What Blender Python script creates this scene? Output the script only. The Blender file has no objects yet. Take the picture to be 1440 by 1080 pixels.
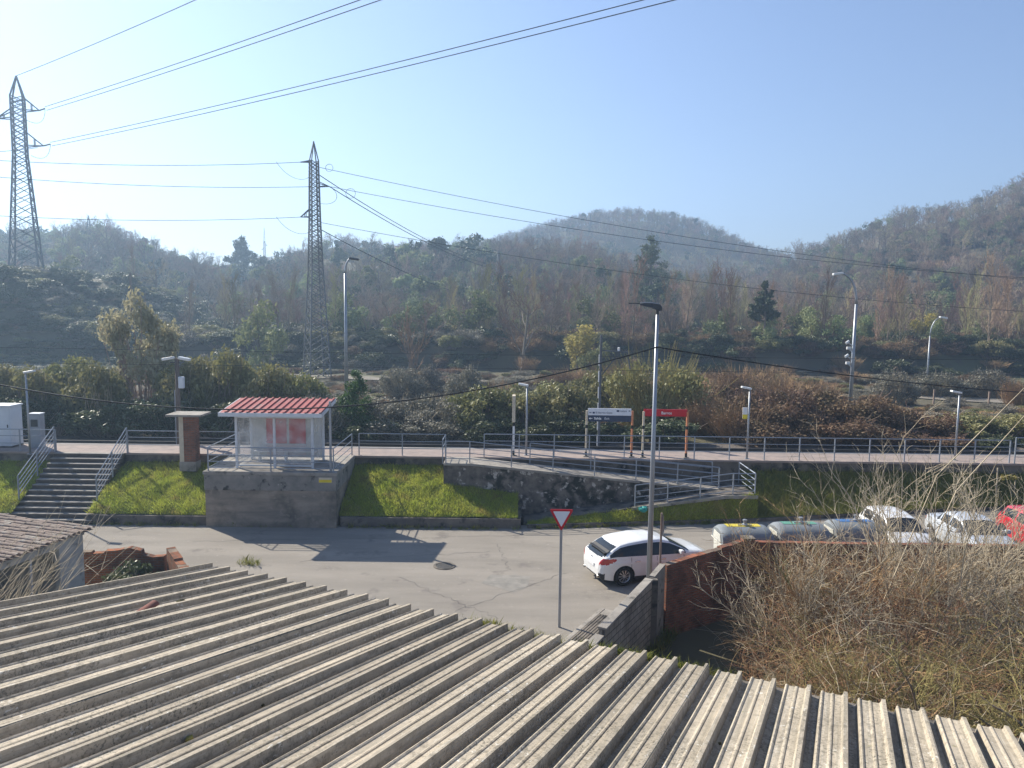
import bpy, bmesh, math, random
import numpy as np
from mathutils import Vector, Matrix, Euler, noise as mnoise

R = math.radians
S = bpy.context.scene
COL = S.collection

# ------------------------------------------------------------------ camera
CAM_H, FPX = 9.66, 1050.0
PITCH, ROLL = R(6.0), R(0.7)
_r0, _u0, _f = Vector((1, 0, 0)), Vector((0, math.sin(PITCH), math.cos(PITCH))), Vector((0, math.cos(PITCH), -math.sin(PITCH)))
_R = math.cos(ROLL) * _r0 + math.sin(ROLL) * _u0
_U = -math.sin(ROLL) * _r0 + math.cos(ROLL) * _u0
cd = bpy.data.cameras.new('camera')
cd.sensor_width = 36.0
cd.lens = 36.0 * FPX / 1440.0
cd.clip_start, cd.clip_end = 0.1, 5000
cam = bpy.data.objects.new('camera', cd)
COL.objects.link(cam)
cam.matrix_world = Matrix(((_R.x, _U.x, -_f.x, 0), (_R.y, _U.y, -_f.y, 0), (_R.z, _U.z, -_f.z, CAM_H), (0, 0, 0, 1)))
S.camera = cam

# ------------------------------------------------------------------ sky and sun
SUN_EL, SUN_AZ = R(36.0), R(-50.0)          # azimuth from +Y, negative = to the left
w = bpy.data.worlds.new('World')
S.world = w
w.use_nodes = True
nt = w.node_tree
nt.nodes.clear()
sky = nt.nodes.new('ShaderNodeTexSky')
sky.sky_type = 'NISHITA'
sky.sun_disc = False
sky.sun_elevation = SUN_EL
sky.sun_rotation = SUN_AZ
sky.altitude = 100
sky.air_density = 1.0
sky.dust_density = 0.5
sky.ozone_density = 2.2
bg = nt.nodes.new('ShaderNodeBackground')
bg.inputs['Strength'].default_value = 0.078
wo = nt.nodes.new('ShaderNodeOutputWorld')
tint = nt.nodes.new('ShaderNodeMix')
tint.data_type = 'RGBA'
tint.blend_type = 'MULTIPLY'
tint.inputs['Factor'].default_value = 1.0
tint.inputs[7].default_value = (0.98, 0.95, 1.06, 1)
nt.links.new(sky.outputs[0], tint.inputs[6])
nt.links.new(tint.outputs[2], bg.inputs[0])
nt.links.new(bg.outputs[0], wo.inputs[0])

sl = bpy.data.lights.new('sun', 'SUN')
sl.energy = 5.0
sl.angle = R(0.5)
sl.color = (1.0, 0.93, 0.80)
sun = bpy.data.objects.new('sun', sl)
COL.objects.link(sun)
sdir = Vector((math.sin(SUN_AZ) * math.cos(SUN_EL), math.cos(SUN_AZ) * math.cos(SUN_EL), math.sin(SUN_EL)))
sun.rotation_euler = sdir.to_track_quat('Z', 'Y').to_euler()
sun.location = (0, 0, 60)

S.view_settings.view_transform = 'Standard'
S.view_settings.look = 'None'
S.view_settings.exposure = 0.98
S.view_settings.gamma = 1.0
S.view_settings.use_curve_mapping = False
S.render.engine = 'CYCLES'
cy = S.cycles
cy.max_bounces = 5
cy.diffuse_bounces = 2
cy.glossy_bounces = 2
cy.transmission_bounces = 4
cy.transparent_max_bounces = 8
cy.volume_bounces = 0
cy.caustics_reflective = False
cy.caustics_refractive = False
cy.use_denoising = True

# ------------------------------------------------------------------ helpers
def at(u, v, y=None, z=None):
    """world point seen at photograph pixel (u, v) on the plane y= or z="""
    d = _R * ((u - 720) / FPX) + _U * ((540 - v) / FPX) + _f
    t = (z - CAM_H) / d.z if z is not None else y / d.y
    return Vector((d.x * t, d.y * t, CAM_H + d.z * t))

def smooth(a, b, x):
    t = min(1.0, max(0.0, (x - a) / (b - a)))
    return t * t * (3 - 2 * t)

def lerp(a, b, t):
    return a + (b - a) * t

def interp(keys, x):
    if x <= keys[0][0]:
        return keys[0][1]
    for (a, va), (b, vb) in zip(keys, keys[1:]):
        if x <= b:
            return va + (vb - va) * (x - a) / (b - a)
    return keys[-1][1]

class MB:
    """collects faces for ONE mesh object"""
    def __init__(self):
        self.v, self.f = [], []

    def add(self, verts, faces):
        o = len(self.v)
        self.v.extend([tuple(p) for p in verts])
        self.f.extend([tuple(i + o for i in f) for f in faces])
        return self

    def box(self, lo, hi, mat=None):
        x0, y0, z0 = lo
        x1, y1, z1 = hi
        vs = [(x0, y0, z0), (x1, y0, z0), (x1, y1, z0), (x0, y1, z0), (x0, y0, z1), (x1, y0, z1), (x1, y1, z1), (x0, y1, z1)]
        if mat is not None:
            vs = [mat @ Vector(p) for p in vs]
        return self.add(vs, [(3, 2, 1, 0), (4, 5, 6, 7), (0, 1, 5, 4), (1, 2, 6, 5), (2, 3, 7, 6), (3, 0, 4, 7)])

    def tube(self, pts, rad, n=6, cap=True):
        pts = [Vector(p) for p in pts]
        if not isinstance(rad, (list, tuple)):
            rad = [rad] * len(pts)
        vs, fs = [], []
        side = None
        for i, p in enumerate(pts):
            d = (pts[min(i + 1, len(pts) - 1)] - pts[max(i - 1, 0)])
            if d.length < 1e-9:
                d = Vector((0, 0, 1))
            d.normalize()
            if side is None:
                side = d.orthogonal().normalized()
            else:
                side = (side - d * side.dot(d))
                side = side.normalized() if side.length > 1e-6 else d.orthogonal().normalized()
            b = d.cross(side)
            for k in range(n):
                a = 2 * math.pi * k / n
                vs.append(p + (side * math.cos(a) + b * math.sin(a)) * rad[i])
        m = len(pts)
        for i in range(m - 1):
            for k in range(n):
                k2 = (k + 1) % n
                fs.append((i * n + k, i * n + k2, (i + 1) * n + k2, (i + 1) * n + k))
        if cap and n > 3:
            fs.append(tuple(reversed(range(n))))
            fs.append(tuple(range((m - 1) * n, m * n)))
        return self.add(vs, fs)

    def bar(self, a, b, wd, ht=None):
        """square bar from a to b"""
        a, b = Vector(a), Vector(b)
        ht = wd if ht is None else ht
        d = (b - a).normalized()
        up = Vector((0, 0, 1)) if abs(d.z) < 0.95 else Vector((0, 1, 0))
        s = d.cross(up).normalized() * (wd / 2)
        t = s.cross(d).normalized() * (ht / 2)
        vs = [a - s - t, a + s - t, a + s + t, a - s + t, b - s - t, b + s - t, b + s + t, b - s + t]
        return self.add(vs, [(3, 2, 1, 0), (4, 5, 6, 7), (0, 1, 5, 4), (1, 2, 6, 5), (2, 3, 7, 6), (3, 0, 4, 7)])

    def prism(self, poly, vec):
        """closed polygon (list of 3-D points) extruded by vec"""
        n = len(poly)
        vec = Vector(vec)
        vs = [Vector(p) for p in poly] + [Vector(p) + vec for p in poly]
        fs = [tuple(reversed(range(n))), tuple(range(n, 2 * n))]
        fs += [(i, (i + 1) % n, n + (i + 1) % n, n + i) for i in range(n)]
        return self.add(vs, fs)

    def lathe(self, prof, n=20, mat=None):
        """prof: (radius, z); axis z"""
        vs, fs = [], []
        for r, z in prof:
            for k in range(n):
                a = 2 * math.pi * k / n
                p = Vector((r * math.cos(a), r * math.sin(a), z))
                vs.append(mat @ p if mat is not None else p)
        for i in range(len(prof) - 1):
            for k in range(n):
                k2 = (k + 1) % n
                fs.append((i * n + k, i * n + k2, (i + 1) * n + k2, (i + 1) * n + k))
        return self.add(vs, fs)

    def grid(self, rows):
        """rows: list of equal length point lists"""
        m, n = len(rows), len(rows[0])
        vs = [p for r in rows for p in r]
        fs = [(i * n + k, i * n + k + 1, (i + 1) * n + k + 1, (i + 1) * n + k) for i in range(m - 1) for k in range(n - 1)]
        return self.add(vs, fs)

    def build(self, name, mat, parent=None, flat=True, bevel=0.0, loc=None, fix=True):
        me = bpy.data.meshes.new(name)
        me.from_pydata(self.v, [], self.f)
        if fix and len(self.f) < 60000:
            bm = bmesh.new()
            bm.from_mesh(me)
            bmesh.ops.recalc_face_normals(bm, faces=bm.faces)
            bm.to_mesh(me)
            bm.free()
        if not flat:
            me.polygons.foreach_set('use_smooth', [True] * len(me.polygons))
        me.materials.append(mat)
        o = bpy.data.objects.new(name, me)
        COL.objects.link(o)
        if parent is not None:
            o.parent = parent
        if loc is not None:
            o.location = loc
        if bevel:
            b = o.modifiers.new('bevel', 'BEVEL')
            b.width = bevel
            b.segments = 2
            b.limit_method = 'ANGLE'
        return o

def tag(o, label=None, cat=None, group=None, kind=None):
    if label: o['label'] = label
    if cat: o['category'] = cat
    if group: o['group'] = group
    if kind: o['kind'] = kind
    return o

def empty(name, label, cat, loc=(0, 0, 0), rz=0.0, group=None):
    o = bpy.data.objects.new(name, None)
    COL.objects.link(o)
    o.location = loc
    o.rotation_euler = (0, 0, rz)
    o.empty_display_size = 0.3
    return tag(o, label, cat, group)

def kids(o):
    return [c for c in bpy.data.objects if c.parent == o]

def copy_tree(o, parent=None):
    c = o.copy()
    COL.objects.link(c)
    if parent is not None:
        c.parent = parent
    for ch in kids(o):
        copy_tree(ch, c)
    return c

def np_mesh(name, V, Fq, mat):
    """fast mesh from arrays; all faces have the same number of corners"""
    me = bpy.data.meshes.new(name)
    k = Fq.shape[1]
    me.vertices.add(len(V))
    me.vertices.foreach_set('co', np.asarray(V, np.float32).ravel())
    me.loops.add(Fq.size)
    me.loops.foreach_set('vertex_index', np.asarray(Fq, np.int32).ravel())
    me.polygons.add(len(Fq))
    me.polygons.foreach_set('loop_start', np.arange(0, Fq.size, k, dtype=np.int32))
    me.update(calc_edges=True)
    if mat: me.materials.append(mat)
    return me

def link(name, me, parent=None, loc=None):
    o = bpy.data.objects.new(name, me)
    COL.objects.link(o)
    if parent is not None: o.parent = parent
    if loc is not None: o.location = loc
    return o

# ------------------------------------------------------------------ materials
def mat(name, c1, c2=None, scale=3.0, stretch=(1, 1, 1), rough=0.8, metal=0.0, spec=0.3, bump=0.0, bscale=30.0,
        spots=None, spots2=None, trans=0.0, rnd=0.0, coat=0.0, detail=6.0, contrast=(0.35, 0.65)):
    m = bpy.data.materials.new(name)
    m.use_nodes = True
    nt = m.node_tree
    N, L = nt.nodes, nt.links
    b = N['Principled BSDF']
    out = N['Material Output']
    b.inputs['Roughness'].default_value = rough
    b.inputs['Metallic'].default_value = metal
    b.inputs['Specular IOR Level'].default_value = spec
    if coat: b.inputs['Coat Weight'].default_value = coat
    col = None
    tc = N.new('ShaderNodeTexCoord')
    mp = N.new('ShaderNodeMapping')
    mp.inputs['Scale'].default_value = stretch
    L.new(tc.outputs['Object'], mp.inputs['Vector'])
    def nz(sc, det=detail, src=mp):
        n = N.new('ShaderNodeTexNoise')
        n.inputs['Scale'].default_value = sc
        n.inputs['Detail'].default_value = det
        n.inputs['Roughness'].default_value = 0.62
        L.new(src.outputs[0 if src is mp else 'Object'], n.inputs['Vector'])
        return n
    def rampn(n, lo, hi):
        r = N.new('ShaderNodeMapRange')
        r.inputs['From Min'].default_value = lo
        r.inputs['From Max'].default_value = hi
        L.new(n.outputs['Fac'], r.inputs['Value'])
        return r.outputs[0]
    def mix(fac, a, bb):
        x = N.new('ShaderNodeMix')
        x.data_type = 'RGBA'
        L.new(fac, x.inputs['Factor'])
        for s, val in ((x.inputs[6], a), (x.inputs[7], bb)):
            if isinstance(val, (tuple, list)):
                s.default_value = (*val[:3], 1)
            else:
                L.new(val, s)
        return x.outputs[2]
    if c2 is None:
        c2 = tuple(c * 0.85 for c in c1)
    col = mix(rampn(nz(scale), *contrast), c1, c2)
    for sp in (spots, spots2):
        if sp:
            sc, ssc, thr, soft = sp
            n = nz(ssc, 5.0, tc)
            col = mix(rampn(n, thr, thr + soft), col, sc)
    if rnd:
        oi = N.new('ShaderNodeObjectInfo')
        hs = N.new('ShaderNodeHueSaturation')
        mr = N.new('ShaderNodeMapRange')
        mr.inputs['To Min'].default_value = 1 - rnd
        mr.inputs['To Max'].default_value = 1 + rnd
        L.new(oi.outputs['Random'], mr.inputs['Value'])
        L.new(mr.outputs[0], hs.inputs['Value'])
        mh = N.new('ShaderNodeMath'); mh.operation = 'MULTIPLY'; mh.inputs[1].default_value = 7.31
        fr = N.new('ShaderNodeMath'); fr.operation = 'FRACT'
        L.new(oi.outputs['Random'], mh.inputs[0]); L.new(mh.outputs[0], fr.inputs[0])
        m2 = N.new('ShaderNodeMapRange')
        m2.inputs['To Min'].default_value = 0.5 - rnd * 0.07
        m2.inputs['To Max'].default_value = 0.5 + rnd * 0.07
        L.new(fr.outputs[0], m2.inputs['Value'])
        L.new(m2.outputs[0], hs.inputs['Hue'])
        L.new(col, hs.inputs['Color'])
        col = hs.outputs['Color']
    L.new(col, b.inputs['Base Color'])
    if bump:
        bn = N.new('ShaderNodeBump')
        bn.inputs['Strength'].default_value = bump
        bn.inputs['Distance'].default_value = 0.03
        L.new(nz(bscale).outputs['Fac'], bn.inputs['Height'])
        L.new(bn.outputs[0], b.inputs['Normal'])
    if trans:
        t = N.new('ShaderNodeBsdfTranslucent')
        L.new(col, t.inputs['Color'])
        ms = N.new('ShaderNodeMixShader')
        ms.inputs[0].default_value = trans
        L.new(b.outputs[0], ms.inputs[1])
        L.new(t.outputs[0], ms.inputs[2])
        L.new(ms.outputs[0], out.inputs['Surface'])
    return m

def brick_mat(name, c1, c2, mortar, bw=0.24, bh=0.065, msize=0.01, stain=(0.05, 0.04, 0.035), amount=0.55, bump=0.6):
    m = bpy.data.materials.new(name)
    m.use_nodes = True
    N, L = m.node_tree.nodes, m.node_tree.links
    b = N['Principled BSDF']
    b.inputs['Roughness'].default_value = 0.92
    b.inputs['Specular IOR Level'].default_value = 0.15
    tc = N.new('ShaderNodeTexCoord')
    sx = N.new('ShaderNodeSeparateXYZ')
    L.new(tc.outputs['Object'], sx.inputs[0])
    ad = N.new('ShaderNodeMath'); ad.operation = 'ADD'
    L.new(sx.outputs[0], ad.inputs[0]); L.new(sx.outputs[1], ad.inputs[1])
    cx = N.new('ShaderNodeCombineXYZ')
    L.new(ad.outputs[0], cx.inputs[0]); L.new(sx.outputs[2], cx.inputs[1])
    # wobble so the courses are not ruler straight
    wn = N.new('ShaderNodeTexNoise'); wn.inputs['Scale'].default_value = 2.2
    L.new(tc.outputs['Object'], wn.inputs['Vector'])
    vm = N.new('ShaderNodeVectorMath'); vm.operation = 'MULTIPLY_ADD'
    vm.inputs[1].default_value = (0.03, 0.03, 0.03)
    L.new(wn.outputs['Color'], vm.inputs[0]); L.new(cx.outputs[0], vm.inputs[2])
    br = N.new('ShaderNodeTexBrick')
    br.inputs['Scale'].default_value = 1.0
    br.inputs['Brick Width'].default_value = bw
    br.inputs['Row Height'].default_value = bh
    br.inputs['Mortar Size'].default_value = msize
    br.inputs['Mortar Smooth'].default_value = 0.3
    br.inputs['Color1'].default_value = (*c1, 1)
    br.inputs['Color2'].default_value = (*c2, 1)
    br.inputs['Mortar'].default_value = (*mortar, 1)
    L.new(vm.outputs[0], br.inputs['Vector'])
    n2 = N.new('ShaderNodeTexNoise'); n2.inputs['Scale'].default_value = 1.7; n2.inputs['Detail'].default_value = 8
    L.new(tc.outputs['Object'], n2.inputs['Vector'])
    mr = N.new('ShaderNodeMapRange'); mr.inputs['From Min'].default_value = 0.42; mr.inputs['From Max'].default_value = 0.7
    mr.inputs['To Max'].default_value = amount
    L.new(n2.outputs['Fac'], mr.inputs['Value'])
    mx = N.new('ShaderNodeMix'); mx.data_type = 'RGBA'
    L.new(mr.outputs[0], mx.inputs['Factor']); L.new(br.outputs['Color'], mx.inputs[6])
    mx.inputs[7].default_value = (*stain, 1)
    L.new(mx.outputs[2], b.inputs['Base Color'])
    bn = N.new('ShaderNodeBump'); bn.inputs['Strength'].default_value = bump; bn.inputs['Distance'].default_value = 0.02
    bn.invert = True
    L.new(br.outputs['Fac'], bn.inputs['Height'])
    L.new(bn.outputs[0], b.inputs['Normal'])
    return m

def glass_mat(name, col=(0.02, 0.025, 0.03), rough=0.05):
    m = bpy.data.materials.new(name)
    m.use_nodes = True
    b = m.node_tree.nodes['Principled BSDF']
    b.inputs['Base Color'].default_value = (*col, 1)
    b.inputs['Roughness'].default_value = rough
    b.inputs['Specular IOR Level'].default_value = 0.4
    return m

M = {}
M['asphalt'] = mat('asphalt', (0.275, 0.247, 0.212), (0.215, 0.194, 0.167), scale=0.9, stretch=(.22, 1, 1), rough=0.93, spec=0.2, bump=0.25, bscale=60,
                   spots=((0.17, 0.152, 0.135), 0.8, 0.58, 0.12), spots2=((0.33, 0.30, 0.26), 6.0, 0.62, 0.1))
M['asphalt_patch'] = mat('asphalt_patch', (0.27, 0.25, 0.22), (0.19, 0.18, 0.16), scale=3, rough=0.95, bump=0.4, bscale=40)
M['iron'] = mat('iron', (0.09, 0.085, 0.08), (0.05, 0.047, 0.045), scale=20, rough=0.6, metal=0.4, bump=0.3, bscale=60)
M['concrete'] = mat('concrete', (0.34, 0.31, 0.27), (0.22, 0.20, 0.175), scale=1.6, rough=0.92, bump=0.25, bscale=25,
                    spots=((0.10, 0.095, 0.085), 2.4, 0.56, 0.12))
M['concrete_dark'] = mat('concrete_dark', (0.20, 0.172, 0.142), (0.11, 0.097, 0.083), scale=1.2, rough=0.95, bump=0.4, bscale=18,
                         spots=((0.035, 0.035, 0.034), 1.6, 0.50, 0.14), spots2=((0.30, 0.27, 0.24), 3.2, 0.63, 0.10))
M['stone_wall'] = mat('stone_wall', (0.20, 0.172, 0.145), (0.07, 0.064, 0.057), scale=2.4, rough=0.95, bump=0.6, bscale=9,
                      spots=((0.03, 0.033, 0.028), 1.2, 0.50, 0.12), spots2=((0.46, 0.42, 0.37), 3.3, 0.585, 0.07))
M['platform'] = mat('platform', (0.33, 0.26, 0.225), (0.24, 0.20, 0.18), scale=2.0, rough=0.9, bump=0.15, bscale=40)
M['platform_edge'] = mat('platform_edge', (0.27, 0.25, 0.235), (0.2, 0.19, 0.18), scale=2.0, rough=0.9)
M['soil'] = mat('soil', (0.085, 0.066, 0.045), (0.05, 0.04, 0.028), scale=1.1, rough=1.0, bump=0.5, bscale=8,
                spots=((0.07, 0.085, 0.03), 1.3, 0.54, 0.14))
M['field'] = mat('field', (0.098, 0.098, 0.049), (0.111, 0.088, 0.060), scale=0.035, rough=1.0, bump=0.6, bscale=1.2,
                 spots=((0.085, 0.105, 0.035), 0.022, 0.60, 0.05), spots2=((0.085, 0.072, 0.048), 0.4, 0.55, 0.14))
M['gravel'] = mat('gravel', (0.26, 0.23, 0.19), (0.17, 0.15, 0.12), scale=0.8, rough=0.95, bump=0.5, bscale=14,
                  spots=((0.085, 0.08, 0.045), 0.25, 0.52, 0.12))
M['ballast'] = mat('ballast', (0.17, 0.14, 0.12), (0.08, 0.07, 0.06), scale=9, rough=0.95, bump=0.8, bscale=16)
M['bank_turf'] = mat('bank_turf', (0.16, 0.18, 0.035), (0.20, 0.18, 0.05), scale=1.6, rough=1.0, bump=0.8, bscale=14,
                     spots=((0.14, 0.11, 0.05), 1.1, 0.60, 0.12))
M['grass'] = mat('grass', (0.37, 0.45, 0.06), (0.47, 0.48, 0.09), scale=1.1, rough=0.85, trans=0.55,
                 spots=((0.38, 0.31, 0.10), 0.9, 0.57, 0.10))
M['shade_grass'] = mat('shade_grass', (0.17, 0.19, 0.05), (0.26, 0.23, 0.08), scale=0.8, rough=0.9, trans=0.35, spots=((0.30, 0.24, 0.10), 0.7, 0.52, 0.12))  # olive dry grass, its colour also darkened to paint in the bank's shade
M['gutter_grass'] = mat('gutter_grass', (0.15, 0.19, 0.03), (0.30, 0.28, 0.09), scale=2.0, rough=0.9, trans=0.35)
M['moss'] = mat('moss', (0.10, 0.085, 0.03), (0.05, 0.045, 0.02), scale=14, rough=1.0, bump=0.8, bscale=40)
M['rail_grey'] = mat('rail_grey', (0.30, 0.33, 0.38), (0.24, 0.27, 0.31), scale=3, rough=0.45, metal=0.35, spec=0.5)
M['lamp_grey'] = mat('lamp_grey', (0.36, 0.38, 0.41), (0.28, 0.30, 0.33), scale=1.5, stretch=(4, 4, .6), rough=0.45, metal=0.5, spec=0.5)
M['lamp_dark'] = mat('lamp_dark', (0.06, 0.065, 0.07), rough=0.4, metal=0.3)
M['lamp_white'] = mat('lamp_white', (0.72, 0.73, 0.72), rough=0.4)
M['steel_tower'] = mat('steel_tower', (0.13, 0.145, 0.16), (0.09, 0.10, 0.11), scale=1, rough=0.7, metal=0.0)
M['wire'] = mat('wire', (0.045, 0.05, 0.055), rough=0.9, spec=0.05)
M['twig_rust'] = mat('twig_rust', (0.36, 0.19, 0.11), (0.25, 0.13, 0.075), scale=0.8, rough=0.95)
M['cable'] = mat('cable', (0.02, 0.02, 0.022), rough=0.6)
M['white_paint'] = mat('white_paint', (0.74, 0.74, 0.74), (0.68, 0.68, 0.68), scale=2, rough=0.5, spots=((0.4, 0.38, 0.35), 3.0, 0.68, 0.1))
M['cabinet'] = mat('cabinet', (0.62, 0.66, 0.70), (0.55, 0.58, 0.62), scale=1.5, rough=0.6, spots=((0.35, 0.35, 0.34), 1.5, 0.66, 0.1))
M['grey_paint'] = mat('grey_paint', (0.34, 0.36, 0.38), (0.27, 0.28, 0.30), scale=2, rough=0.6)
M['cream_post'] = mat('cream_post', (0.60, 0.52, 0.40), (0.5, 0.43, 0.33), scale=4, rough=0.6)
M['orange_post'] = mat('orange_post', (0.62, 0.25, 0.12), (0.5, 0.2, 0.10), scale=4, rough=0.6)
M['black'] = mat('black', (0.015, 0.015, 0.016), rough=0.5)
M['sign_red'] = mat('sign_red', (0.52, 0.012, 0.025), (0.45, 0.01, 0.02), scale=2, rough=0.35)
M['sign_white'] = mat('sign_white', (0.70, 0.72, 0.76), (0.64, 0.66, 0.70), scale=2, rough=0.35)
M['sign_navy'] = mat('sign_navy', (0.035, 0.055, 0.10), (0.03, 0.045, 0.085), scale=2, rough=0.35)
M['text_white'] = mat('text_white', (0.8, 0.8, 0.8), rough=0.5)
M['text_navy'] = mat('text_navy', (0.04, 0.06, 0.12), rough=0.5)
M['sign_back'] = mat('sign_back', (0.30, 0.22, 0.18), (0.22, 0.17, 0.14), scale=5, rough=0.6)
M['yellow'] = mat('yellow', (0.75, 0.60, 0.04), (0.6, 0.47, 0.03), scale=4, rough=0.5)
M['roof_red'] = mat('roof_red', (0.37, 0.085, 0.07), (0.29, 0.07, 0.06), scale=1.3, rough=0.6, spec=0.3, spots=((0.30, 0.17, 0.14), 1.6, 0.55, 0.12), spots2=((0.12, 0.05, 0.045), 4, 0.62, 0.1))
M['frame_white'] = mat('frame_white', (0.66, 0.68, 0.70), (0.58, 0.60, 0.62), scale=3, rough=0.45)
M['poster_red'] = mat('poster_red', (0.55, 0.05, 0.045), (0.48, 0.06, 0.05), scale=1.5, rough=0.5)
M['poster_pink'] = mat('poster_pink', (0.62, 0.50, 0.46), (0.55, 0.47, 0.45), scale=2, rough=0.6)
M['panel_pale'] = mat('panel_pale', (0.60, 0.60, 0.58), (0.52, 0.53, 0.50), scale=1.2, rough=0.6, spots=((0.42, 0.45, 0.42), 1.6, 0.55, 0.14))
M['fibre_cement'] = None
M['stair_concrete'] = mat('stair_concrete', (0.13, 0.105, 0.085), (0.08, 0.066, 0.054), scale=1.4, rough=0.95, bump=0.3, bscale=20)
M['board_concrete'] = mat('board_concrete', (0.33, 0.275, 0.215), (0.19, 0.165, 0.135), scale=1.1, stretch=(.45, .45, 2.6), rough=0.95, bump=0.5, bscale=14,
                          spots=((0.06, 0.054, 0.046), 0.9, 0.46, 0.30), spots2=((0.33, 0.285, 0.23), 3.0, 0.58, 0.16))
M['parapet_concrete'] = mat('parapet_concrete', (0.27, 0.25, 0.22), (0.17, 0.16, 0.145), scale=1.6, rough=0.95, bump=0.4, bscale=14,
                            spots=((0.04, 0.038, 0.035), 2.2, 0.56, 0.08), spots2=((0.42, 0.39, 0.35), 4.5, 0.66, 0.06))
M['tile'] = mat('tile', (0.31, 0.235, 0.19), (0.21, 0.165, 0.135), scale=3, rough=0.9, bump=0.3, bscale=20,
                spots=((0.36, 0.33, 0.28), 2.4, 0.55, 0.12), spots2=((0.08, 0.075, 0.06), 5, 0.6, 0.1))
M['render_white'] = mat('render_white', (0.46, 0.45, 0.42), (0.34, 0.33, 0.31), scale=1.5, rough=0.9, bump=0.2, bscale=20,
                        spots=((0.15, 0.145, 0.13), 2.0, 0.57, 0.12))
M['brick_red'] = brick_mat('brick_red', (0.32, 0.12, 0.07), (0.19, 0.08, 0.052), (0.21, 0.16, 0.125), bw=.27, bh=.085, msize=.014, stain=(0.055, 0.038, 0.03), amount=.8, bump=1.0)
M['brick_orange'] = brick_mat('brick_orange', (0.34, 0.13, 0.062), (0.24, 0.088, 0.045), (0.25, 0.19, 0.14), bw=.27, bh=.085, msize=.014, amount=.7, bump=1.0)
M['block'] = brick_mat('block', (0.36, 0.315, 0.26), (0.30, 0.265, 0.22), (0.12, 0.105, 0.09), bw=0.42, bh=0.2, msize=0.016, amount=0.45)
M['bin_grey'] = mat('bin_grey', (0.22, 0.24, 0.25), (0.17, 0.185, 0.195), scale=2, rough=0.5, spots=((0.3, 0.3, 0.29), 3, 0.64, 0.1))
M['bin_cream'] = mat('bin_cream', (0.58, 0.57, 0.50), (0.48, 0.47, 0.42), scale=2, rough=0.55)
M['bin_yellow'] = mat('bin_yellow', (0.62, 0.50, 0.05), rough=0.5)
M['bin_green'] = mat('bin_green', (0.12, 0.30, 0.22), (0.10, 0.25, 0.18), rough=0.5)
M['bin_blue'] = mat('bin_blue', (0.06, 0.16, 0.36), (0.05, 0.13, 0.30), rough=0.5)
M['tyre'] = mat('tyre', (0.018, 0.018, 0.018), rough=0.85)
M['rim'] = mat('rim', (0.62, 0.63, 0.65), rough=0.3, metal=0.75)
M['chrome'] = mat('chrome', (0.7, 0.7, 0.7), rough=0.15, metal=1.0)
M['car_glass'] = glass_mat('car_glass')
M['plastic'] = mat('plastic', (0.03, 0.03, 0.032), rough=0.6)
M['tail_red'] = mat('tail_red', (0.45, 0.012, 0.02), (0.35, 0.01, 0.015), rough=0.15, spec=0.6, coat=0.6)
M['head_lamp'] = mat('head_lamp', (0.55, 0.57, 0.6), (0.4, 0.42, 0.45), scale=8, rough=0.1, spec=0.7, coat=0.8)
def paint(name, c):
    return mat(name, c, tuple(x * 0.96 for x in c), scale=1.5, rough=0.32, spec=0.5, coat=0.7)
M['paint_white'] = paint('paint_white', (0.74, 0.74, 0.73))
M['paint_silver'] = paint('paint_silver', (0.50, 0.53, 0.57))
M['paint_blue'] = paint('paint_blue', (0.13, 0.16, 0.21))
M['paint_red'] = paint('paint_red', (0.50, 0.015, 0.03))
M['teal'] = mat('teal', (0.05, 0.35, 0.30), rough=0.5)
# vegetation
M['bark'] = mat('bark', (0.237, 0.194, 0.150), (0.144, 0.115, 0.090), scale=4, stretch=(1, 1, .3), rough=0.95, rnd=0.25)
M['twig_grey'] = mat('twig_grey', (0.325, 0.254, 0.195), (0.247, 0.195, 0.150), scale=1, rough=0.95, rnd=0.35)
M['twig_red'] = mat('twig_red', (0.338, 0.219, 0.156), (0.250, 0.163, 0.119), scale=1, rough=0.95, rnd=0.3)
M['twig_olive'] = mat('twig_olive', (0.375, 0.325, 0.163), (0.288, 0.250, 0.125), scale=1, rough=0.95, rnd=0.3)
M['twig_pale'] = mat('twig_pale', (0.529, 0.448, 0.322), (0.356, 0.293, 0.207), scale=2, rough=0.9)
M['twig_dry'] = mat('twig_dry', (0.44, 0.29, 0.155), (0.30, 0.19, 0.10), scale=0.8, rough=0.95, spots=((0.19, 0.18, 0.06), 0.7, 0.52, 0.1))
M['twig_yellow'] = mat('twig_yellow', (0.37, 0.31, 0.12), (0.24, 0.20, 0.08), scale=0.8, rough=0.95)
M['leaf_olive'] = mat('leaf_olive', (0.188, 0.194, 0.069), (0.288, 0.263, 0.112), scale=1.2, rough=0.55, spec=0.4, trans=0.3, rnd=0.2)
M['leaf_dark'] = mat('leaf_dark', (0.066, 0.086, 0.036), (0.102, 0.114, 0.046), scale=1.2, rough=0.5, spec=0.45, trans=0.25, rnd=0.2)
M['leaf_brown'] = mat('leaf_brown', (0.228, 0.138, 0.078), (0.144, 0.114, 0.060), scale=0.9, rough=0.7, trans=0.2, rnd=0.2)
M['leaf_grey'] = mat('leaf_grey', (0.237, 0.225, 0.169), (0.150, 0.131, 0.094), scale=0.9, rough=0.6, spec=0.4, trans=0.2, rnd=0.2)
M['leaf_pale'] = mat('leaf_pale', (0.50, 0.45, 0.29), (0.24, 0.23, 0.12), scale=1.0, rough=0.7, trans=0.35, rnd=0.1)
M['leaf_bright'] = mat('leaf_bright', (0.07, 0.14, 0.025), (0.045, 0.085, 0.02), scale=1.0, rough=0.6, trans=0.3)
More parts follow.
